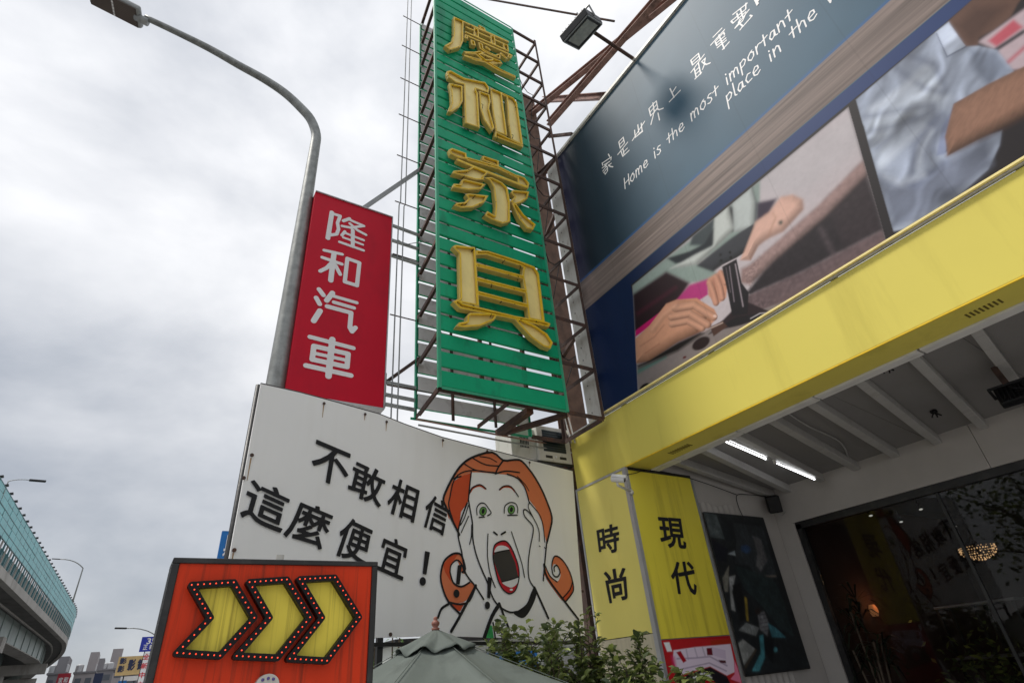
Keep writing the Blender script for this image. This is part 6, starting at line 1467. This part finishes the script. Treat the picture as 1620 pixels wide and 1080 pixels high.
def shrub(name, cx, cy, h, spread, n_st, n_leaf, label, seed, ls=0.05):
    r = random.Random(seed); t = thing(name, (cx, cy, .13), label, 'shrub', 'potted shrubs in front of the signs')
    build('planter', MB().lathe([(.17, 0), (.23, .36), (.24, .38), (.21, .38), (.20, .32)], (cx, cy, .13), n=18), M['planter'], t, smooth=True)
    build('soil', MB().lathe([(.2, 0), (.19, .01)], (cx, cy, .45), n=14), M['soil'], t)
    st = MB(); lv = MB(); nodes = []
    for k in range(n_st):
        a = r.uniform(0, 6.28); rr2 = spread * math.sqrt(r.random()); hh = h * r.uniform(.62, 1.0)
        p0 = Vector((cx + r.uniform(-.1, .1), cy + r.uniform(-.1, .1), .45)); p3 = Vector((cx + rr2 * math.cos(a), cy + rr2 * math.sin(a), hh))
        p1 = p0.lerp(p3, .4) + Vector((r.uniform(-.05, .05), r.uniform(-.05, .05), .12)); p2 = p0.lerp(p3, .75) + Vector((r.uniform(-.07, .07), r.uniform(-.07, .07), .06))
        st.tube([p0, p1, p2, p3], [.010, .008, .005, .002], 5)
        nodes += [(p1.lerp(p2, q), (p2 - p1).normalized()) for q in (.3, .6, .9)] + [(p2.lerp(p3, q), (p3 - p2).normalized()) for q in (.1, .3, .45, .6, .75, .9, 1.0)]
        for _ in range(3):
            b0 = p1.lerp(p3, r.uniform(.2, .85)); d = Vector((r.uniform(-1, 1), r.uniform(-1, 1), r.uniform(.0, 1))).normalized(); b1 = b0 + d * r.uniform(.1, .28)
            st.tube([b0, b0.lerp(b1, .5) + Vector((0, 0, .02)), b1], [.005, .004, .0015], 4)
            nodes += [(b0.lerp(b1, q), d) for q in (.4, .6, .75, .9, 1.0)]
    for k in range(n_leaf):
        p, d = r.choice(nodes); p = p + Vector((r.gauss(0, .018), r.gauss(0, .018), r.gauss(0, .018)))
        a = r.uniform(0, 6.28); o_ = Vector((math.cos(a), math.sin(a), r.uniform(-.45, .7))).normalized(); dd = (o_ + d * .35).normalized()
        L_ = ls * r.uniform(.45, 1.6); W_ = L_ * r.uniform(.23, .33); sd = dd.cross(Vector((r.uniform(-.5, .5), r.uniform(-.5, .5), 1))).normalized(); up = sd.cross(dd).normalized()
        cv = r.uniform(.05, .3)
        a0 = p; a1 = p + dd * L_ * .35 + sd * W_ + up * L_ * .10; a2 = p + dd * L_ * .72 + sd * W_ * .72 + up * L_ * .06; tip = p + dd * L_ - up * L_ * cv
        b1 = p + dd * L_ * .35 - sd * W_ + up * L_ * .10; b2 = p + dd * L_ * .72 - sd * W_ * .72 + up * L_ * .06; m1 = p + dd * L_ * .35; m2 = p + dd * L_ * .72 - up * L_ * cv * .3
        lv.add([a0, a1, a2, tip, b1, b2, m1, m2], [(0, 6, 1), (6, 7, 2, 1), (7, 3, 2), (0, 4, 6), (6, 4, 5, 7), (7, 5, 3)])
    build('stem', st, M['bark'], t); tag(build('leaves', lv, M['leaf'], t), kind='stuff')
    return t
def gp(px, py, Y): p = onY(px, py, Y); return p
for i, (px, py, Y, sprd, ns_, nl_, lab) in enumerate((
        (835, 972, 4.55, .34, 24, 2300, 'leafy green shrub below the shouting woman, beside the umbrella'),
        (900, 968, 4.75, .36, 24, 2300, 'leafy green shrub at the right end of the white sign'),
        (985, 995, 4.15, .32, 22, 2000, 'leafy green shrub in front of the yellow street panel'),
        (1085, 1052, 3.75, .28, 16, 1100, 'low leafy shrub in front of the sofa picture'))):
    p = gp(px, py, Y); shrub('potted_shrub', p[0], Y, p[2], sprd, ns_, nl_, lab, 11 + i, .068)
# feathery plant glimpsed between the arrow sign and the white sign
pf = onY(624, 1008, 6.6)
fp = thing('bamboo_clump', (pf[0], 6.6, .13), 'bright green feathery leaves under the left half of the white sign', 'plant')
st = MB(); lv = MB(); r = random.Random(3)
for k in range(16):
    b = Vector((pf[0] + r.uniform(-.3, .3), 6.6 + r.uniform(-.2, .2), .13)); tp = b + Vector((r.uniform(-.2, .2), r.uniform(-.2, .2), pf[2] - .15 + r.uniform(-.4, .05)))
    st.tube([b, tp], .008, 5)
    for q in range(40):
        p = b.lerp(tp, r.uniform(.35, 1)); a = r.uniform(0, 6.28); d = Vector((math.cos(a), math.sin(a), r.uniform(-.3, .6))).normalized(); sd = d.cross(Vector((0, 0, 1))).normalized() * .01; L_ = r.uniform(.1, .2)
        lv.add([p, p + d * L_ * .5 + sd, p + d * L_ - Vector((0, 0, .03)), p + d * L_ * .5 - sd], [(0, 3, 2, 1)])
build('stem', st, M['bark'], fp); tag(build('leaves', lv, M['fern'], fp), kind='stuff')
# neighbouring shop front, low and pale, behind the white sign
nb = thing('neighbour_shop', (5.2, 10, .13), 'low pale shop front glimpsed beneath the white sign', 'building')
build('wall', MB().box(3.6, 9.0, 9.2, 13.5, .13, 2.15), M['palewall'], nb)
for k in range(4): build('shutter', MB().box(3.75 + k * 1.3, 4.9 + k * 1.3, 9.16, 9.2, .2, 1.95), M['greymetal'] if k != 1 else M['blue2'], nb)
build('roof', MB().box(3.5, 9.1, 9.0, 13.6, 2.15, 2.22), M['dark'], nb)

# ================================================================ ELEVATED ROAD AND THE FAR STREET
via = thing('elevated_road', (-14, 110, 0), 'elevated road on steel girders with a teal noise barrier', 'elevated road')
pathp = [(-10.6, 10), (-10.0, 32), (-9.5, 48), (-8.6, 76), (-7.75, 103), (-7.6, 116), (-8.9, 135), (-12.0, 160), (-16.5, 190), (-22.5, 222), (-33, 262), (-50, 310)]
def cat(P, i, t):
    a = P[max(i - 1, 0)]; b = P[i]; c_ = P[min(i + 1, len(P) - 1)]; d = P[min(i + 2, len(P) - 1)]
    return 0.5 * (2 * b + (c_ - a) * t + (2 * a - 5 * b + 4 * c_ - d) * t * t + (3 * b - a - 3 * c_ + d) * t ** 3)
PP = [np.array(p, float) for p in pathp]; dense = np.array([cat(PP, i, t) for i in range(len(PP) - 1) for t in np.linspace(0, 1, 20, endpoint=False)] + [PP[-1]])
seglen = np.r_[0, np.cumsum(np.linalg.norm(np.diff(dense, axis=0), axis=1))]
def at_s(s):
    x = np.interp(s, seglen, dense[:, 0]); y = np.interp(s, seglen, dense[:, 1])
    x2 = np.interp(s + .5, seglen, dense[:, 0]); y2 = np.interp(s + .5, seglen, dense[:, 1]); x1 = np.interp(s - .5, seglen, dense[:, 0]); y1 = np.interp(s - .5, seglen, dense[:, 1])
    d = np.array([x2 - x1, y2 - y1]); d /= np.linalg.norm(d); return np.array([x, y]), d, np.array([-d[1], d[0]])   # point, along, inward (left)
def sweep(name, prof, s0, s1, ds, mt, parent=via):
    """profile of (inward distance, height) swept along the road's edge"""
    m = MB(); V = []; F = []; n = len(prof); ss = np.arange(s0, s1 + .01, ds)
    for s in ss:
        p, d, w = at_s(s)
        for a, z in prof: V.append((*(p + w * a), z))
    for i in range(len(ss) - 1):
        for k in range(n):
            a = i * n + k; b = i * n + (k + 1) % n; F.append((a, b, b + n, a + n))
    F.append(tuple(range(n))); F.append(tuple(range(len(V) - 1, len(V) - n - 1, -1)))
    return build(name, m.add(V, F), mt, parent)
SE = seglen[-1] - 2
DZ = 11.3
def band(a0, a1, z0, z1): return [(a0, z0), (a0, z1), (a1, z1), (a1, z0)]
sweep('deck', band(.2, 15, DZ - .05, DZ + .35), 6, SE, 3, M['darkconc'])
sweep('edge_beam', band(-.05, .5, DZ - .25, DZ + .45), 6, SE, 3, M['concrete'])
for a in (2.6, 8.0, 12.4):
    sweep('girder', band(a, a + 1.6, DZ - 2.3, DZ - .06), 6, 108, 3, M['girder']); sweep('girder', band(a, a + 1.6, DZ - 2.3, DZ - .06), 110, SE, 3, M['girder'])
    sweep('girder_flange', band(a - .12, a + 1.72, DZ - 2.4, DZ - 2.301), 6, 108, 3, M['concrete']); sweep('girder_flange', band(a - .12, a + 1.72, DZ - 2.4, DZ - 2.301), 110, SE, 3, M['concrete'])
sweep('drain_pipe', band(1.6, 1.75, DZ - .5, DZ - .35), 6, SE, 3, M['concrete'])
st0 = None
for s in np.arange(20, SE, 5.0):
    p, d, w = at_s(s); q = p + w * 2.56
    build('stiffener', MB().bar((*q, DZ - 2.28), (*q, DZ - .1), .12, .14), M['girder'], via)
for s in (30, 68, 109, 150, 195, 240):
    p, d, w = at_s(s); q = p + w * 7.5
    build('crosshead', MB().bar((*(p + w * 1.6), DZ - 3.1), (*(p + w * 13.6), DZ - 3.1), 1.8, 1.3), M['concrete'], via)
    build('pier', MB().bar((*q, 0), (*q, DZ - 3.75), 2.2, 2.6), M['concrete'], via)
# parapet brackets
br0 = None
for s in np.arange(34, 150, 1.0):
    p, d, w = at_s(s)
    build('bracket', MB().bar((*(p + w * .1), DZ + .45), (*(p - w * .02), DZ + 1.85), .10, .22), M['concrete'] if int(s) % 2 else M['tealdark'], via)
sweep('parapet', band(.45, .6, DZ + .35, DZ + 1.8), 6, SE, 3, M['tealdark'])
BZ0, BZ1 = 13.1, 15.55
rows = 5; hh = (BZ1 - BZ0) / rows
S_ = np.arange(34, 116.1, 2.0)
for i, s in enumerate(S_[:-1]):
    p, d, w = at_s(s); p2, d2, w2 = at_s(s + 2.0); dd = p2 - p; L2 = np.linalg.norm(dd); e = dd / L2; nrm = np.array([e[1], -e[0]])
    for k in range(rows):
        z0 = BZ0 + k * hh + .02; z1 = BZ0 + (k + 1) * hh - .02
        tl_ = (k % 2) * .02 + random.uniform(0, .02)
        V = []
        for off, zz in ((.02 + tl_, z0), (.05 + tl_, z1)):
            V += [(*(p + e * .05 + nrm * off), zz), (*(p2 - e * .05 + nrm * off), zz), (*(p2 - e * .05 + nrm * (off - .05)), zz), (*(p + e * .05 + nrm * (off - .05)), zz)]
        build('barrier_panel', MB().add(V, [(3, 2, 1, 0), (4, 5, 6, 7), (0, 1, 5, 4), (1, 2, 6, 5), (2, 3, 7, 6), (3, 0, 4, 7)]), M['teal'], via)
    build('barrier_post', MB().bar((*p, DZ + 1.2), (*p, BZ1 + .12), .10, .12), M['tealdark'], via)
    build('post_cap', MB().bar((*(p - nrm * .05), BZ1 + .13), (*(p + nrm * .16), BZ1 + .18), .20, .14), M['dark'], via)
sweep('barrier_sheet', band(-.06, .02, BZ0, BZ1), 116.5, 180, 3, M['teal'])
for k in range(rows + 1): sweep('barrier_rail', band(-.075, .0, BZ0 + k * hh - .03, BZ0 + k * hh + .03), 33.5, 116.3, 2.0, M['tealdark'])

def lamp_post(base, top, arm, hz, label, r=.09, head=.8):
    t = thing('street_lamp', tuple(base), label, 'street lamp', 'street lamps'); b = Vector(base); a = Vector(arm)
    tp = Vector((b.x, b.y, top))
    build('pole', MB().tube([b, Vector((b.x, b.y, top - 1.2))] + [tp + a * f_ + Vector((0, 0, hz * (1 - (1 - f_) ** 2.6) )) for f_ in (0, .03, .08, .15, .25, .4, .6, .8, 1)], [r, r * .7] + [r * .62, r * .6, r * .58, r * .56, r * .54, r * .52, r * .5, r * .47, r * .45], 10), M['galv'], t, smooth=True)
    e = tp + a + Vector((0, 0, hz)); d = Vector(a).normalized()
    build('lamp_head', MB().bar(e - d * .05, e + d * head + Vector((0, 0, .04)), .26, .12), M['dark'], t, bevel=.03)
    return t
b = onY(133, 893, 116); lamp_post((b[0], 116, DZ + .36), b[2] - .5, (-3.4, 0, 0), 1.3, 'curved street lamp standing on the far end of the elevated road', .14, 1.0)
p, d, w = at_s(40); lamp_post((p[0] + .05, p[1], BZ1 - .5), BZ1 + .45, (1.1, .2, 0), .25, 'short lamp reaching out over the teal barrier', .05, .9)
b = onY(254, 1004, 60); lamp_post((b[0], 60, .13), b[2] - .3, (-2.6, 0, 0), .9, 'distant street lamp beside the red arrow sign', .08, .8)

# far signs
def far_sign(px, Y, mt, label, thick=.15, posts=True, extra=None):
    P4 = [onY(*q, Y) for q in px]; x0 = (P4[0][0] + P4[3][0]) / 2; x1 = (P4[1][0] + P4[2][0]) / 2; z1 = (P4[0][2] + P4[1][2]) / 2; z0 = (P4[2][2] + P4[3][2]) / 2
    t = thing('street_sign', ((x0 + x1) / 2, Y, z0), label, 'sign', 'far street signs')
    build('board', MB().box(x0, x1, Y, Y + thick, z0, z1), mt, t)
    if posts:
        for x in (x0 + (x1 - x0) * .25, x0 + (x1 - x0) * .75): build('post', MB().bar((x, Y + thick * .5, 0.0), (x, Y + thick * .5, z0), .08), M['dark'], t)
    return t, Plane((0, Y, 0), (1, 0, 0), (0, -1, 0)), (x0, x1, z0, z1)
zy = Z(130, 960, 9)
def rowtext(t, pl, box, txt, mt, f=(0.08, .92, .1, .9), w=0.02):
    x0, x1, z0, z1 = box; n = len(txt); a = x0 + (x1 - x0) * f[0]; b_ = x0 + (x1 - x0) * f[1]; zb_ = z0 + (z1 - z0) * f[2]; zt2 = z0 + (z1 - z0) * f[3]; cw = (b_ - a) / n
    for k, c_ in enumerate(txt):
        q = [(a + cw * (k + .08), zt2), (a + cw * (k + .92), zt2), (a + cw * (k + .92), zb_), (a + cw * (k + .08), zb_)]
        m = MB(); put_glyph(m, c_, pl, q, .02, w, metres=True)
        if m.V: build('character', m, mt, t)
t, pl, bx = far_sign(zy([(530, 690), (1050, 690), (1000, 960), (465, 955)]), 60, M['ochre'], 'ochre rooftop sign with dark blocky characters')
for q in ([(548, 722), (640, 716), (628, 805), (528, 808)], [(520, 832), (610, 828), (590, 922), (492, 925)], [(670, 745), (775, 735), (735, 900), (635, 900)], [(800, 735), (905, 730), (880, 890), (775, 895)]):
    a_ = [pl.uv(*p_) for p_ in zy(q)]; m = MB()
    put_glyph(m, random.choice('影銀'), pl, a_, .03, .04, metres=True); build('character', m, M['navy'], t)
t, pl, bx = far_sign(zy([(855, 415), (1180, 415), (1150, 625), (812, 625)]), 58, M['blue'], 'blue sign with white numerals above the ochre sign', posts=True)
rowtext(t, pl, bx, '35', M['white'], (.22, .62, .5, .9)); rowtext(t, pl, bx, '正', M['white'], (.12, .34, .12, .46)); rowtext(t, pl, bx, '新', M['white'], (.38, .6, .12, .46))
t, pl, bx = far_sign(zy([(870, 640), (960, 640), (900, 1120), (800, 1120)]), 57, M['white'], 'narrow white sign with red characters below the blue sign')
for k, c_ in enumerate('全新中古車'):
    z_ = bx[3] - .5 - k * .62; m = MB(); xm = (bx[0] + bx[1]) / 2 - .05
    put_glyph(m, c_, pl, [(xm - .2, z_ + .4), (xm + .2, z_ + .4), (xm + .2, z_), (xm - .2, z_)], .02, .02, metres=True); build('character', m, M['lips'], t)
zv = Z(0, 980, 10.8)
t, pl, bx = far_sign(zv([(990, 912), (1200, 910), (1170, 1150), (940, 1150)]), 140, M['redfar'], 'small red sign beneath the end of the elevated road', .3)
rowtext(t, pl, bx, '家和', M['white'], (.12, .9, .3, .72))
t, pl, bx = far_sign([(351, 841), (372, 838), (362, 905), (340, 905)], 16, M['blue2'], 'light blue sign peeping out behind the left edge of the white sign', .12, True)
m = MB(); put_glyph(m, '具', pl, [(bx[0] + .10, bx[3] - .1), (bx[1] - .02, bx[3] - .1), (bx[1] - .02, bx[3] - .62), (bx[0] + .10, bx[3] - .62)], .02, .02, metres=True); build('character', m, M['white'], t)
t, pl, bx = far_sign(zy([(175, 940), (300, 935), (270, 1100), (145, 1100)]), 150, M['navy'], 'small navy sign among the distant blocks', .3)
t, pl, bx = far_sign(zy([(520, 1045), (640, 1040), (620, 1100), (500, 1100)]), 62, M['blue2'], 'low light blue shop sign under the ochre sign', .2)
t, pl, bx = far_sign(zy([(560, 980), (830, 975), (800, 1045), (530, 1045)]), 63, M['white'], 'low white shop sign under the ochre sign', .2)

def block(px0, px1, ytop, Y, mt, label, step=None, depth=18):
    a = onY(px0, ytop, Y); b = onY(px1, ytop, Y); x0, x1 = a[0], b[0]; z1 = (a[2] + b[2]) / 2
    t = thing('apartment_block', ((x0 + x1) / 2, Y + depth / 2, 0), label, 'building', 'distant apartment blocks')
    build('wall', MB().box(x0, x1, Y, Y + depth, 0, z1), mt, t)
    build('roof', MB().box(x0 - .3, x1 + .3, Y - .3, Y + depth + .3, z1, z1 + .4), M['farwall2'], t)
    if step: 
        w = x1 - x0; build('stair_tower', MB().box(x0 + w * step[0], x0 + w * step[1], Y + 2, Y + depth - 2, z1 + .4, z1 + .4 + step[2]), mt, t)
    for q_ in (.15, .8): build('water_tank', MB().lathe([(.9, 0), (.9, 1.6), (.3, 1.9)], (x0 + (x1 - x0) * q_, Y + 3, z1 + .4), n=12), M['alu'], t, smooth=False)
    n = max(2, int((x1 - x0) / 3.2)); f = max(2, int(z1 / 3.2)); w0 = None; cw = (x1 - x0) / n
    for i in range(n):
        for k in range(f):
            zc = z1 - 2.6 - k * 3.2
            if zc < 1 or k > 6: continue
            wx = x0 + cw * (i + .5)
            m = MB().box(wx - cw * .3, wx + cw * .3, Y - .08, Y + .05, zc, zc + 1.5)
            if w0 is None: w0 = build('window', m, M['farglass'], t); wz = WLOC[w0] - np.array([wx, Y, zc])
            else: again(w0, np.array([wx, Y, zc]) + wz, t)
    return t
block(76, 104, 1066, 190, M['farwall2'], 'dim grey block half hidden behind the red sign', (.3, .9, 3.5))
block(118, 150, 1064, 200, M['farwall'], 'pinkish block nearest the elevated road', (.5, .95, 4.5))
block(142, 180, 1060, 230, M['farwall2'], 'grey block with stepped roof behind the navy sign', (.15, .5, 3))
block(158, 200, 1058, 260, M['farwall'], 'pinkish block behind the ochre sign', (.3, .7, 6))
block(196, 250, 1066, 180, M['farwall2'], 'dark block below the ochre sign', None)
block(-60, 70, 1092, 320, M['farwall2'], 'long low block under the elevated road', None, 30)

# opposite side of the street, mirrored in the shop window
for k, (x, y, h_, lab) in enumerate(((-9, -4, 6.5, 'street tree across the road, nearest the camera'), (-9.5, 6, 7.2, 'street tree across the road, under the elevated road'), (-9, 15, 6.0, 'street tree across the road, farthest of three'))):
    r = random.Random(50 + k); t = thing('street_tree', (x, y, 0), lab, 'tree', 'trees across the road')
    tk = MB().tube([(x, y, 0), (x + .1, y, h_ * .3), (x, y + .1, h_ * .6)], [.16, .13, .08], 8); nodes = []
    for q in range(12):
        a = r.uniform(0, 6.28); p0 = Vector((x, y, h_ * r.uniform(.28, .55))); p1 = p0 + Vector((math.cos(a) * r.uniform(.8, 2.2), math.sin(a) * r.uniform(.8, 2.2), r.uniform(.3, h_ * .42))); tk.tube([p0, p0.lerp(p1, .5) + Vector((0, 0, .2)), p1], [.06, .04, .015], 6)
        nodes += [p0.lerp(p1, f_) for f_ in (.4, .6, .8, 1.0)]
    build('trunk', tk, M['bark'], t); lv = MB()
    for q in range(1800):
        p = r.choice(nodes) + Vector((r.gauss(0, .35), r.gauss(0, .35), r.gauss(0, .3))); d = Vector((r.uniform(-1, 1), r.uniform(-1, 1), r.uniform(-.6, .6))).normalized(); s_ = d.orthogonal().normalized() * .06; L_ = r.uniform(.12, .24)
        lv.add([p, p + d * L_ * .5 + s_, p + d * L_, p + d * L_ * .5 - s_], [(0, 3, 2, 1)])
    tag(build('crown', lv, M['leaf'], t), kind='stuff')
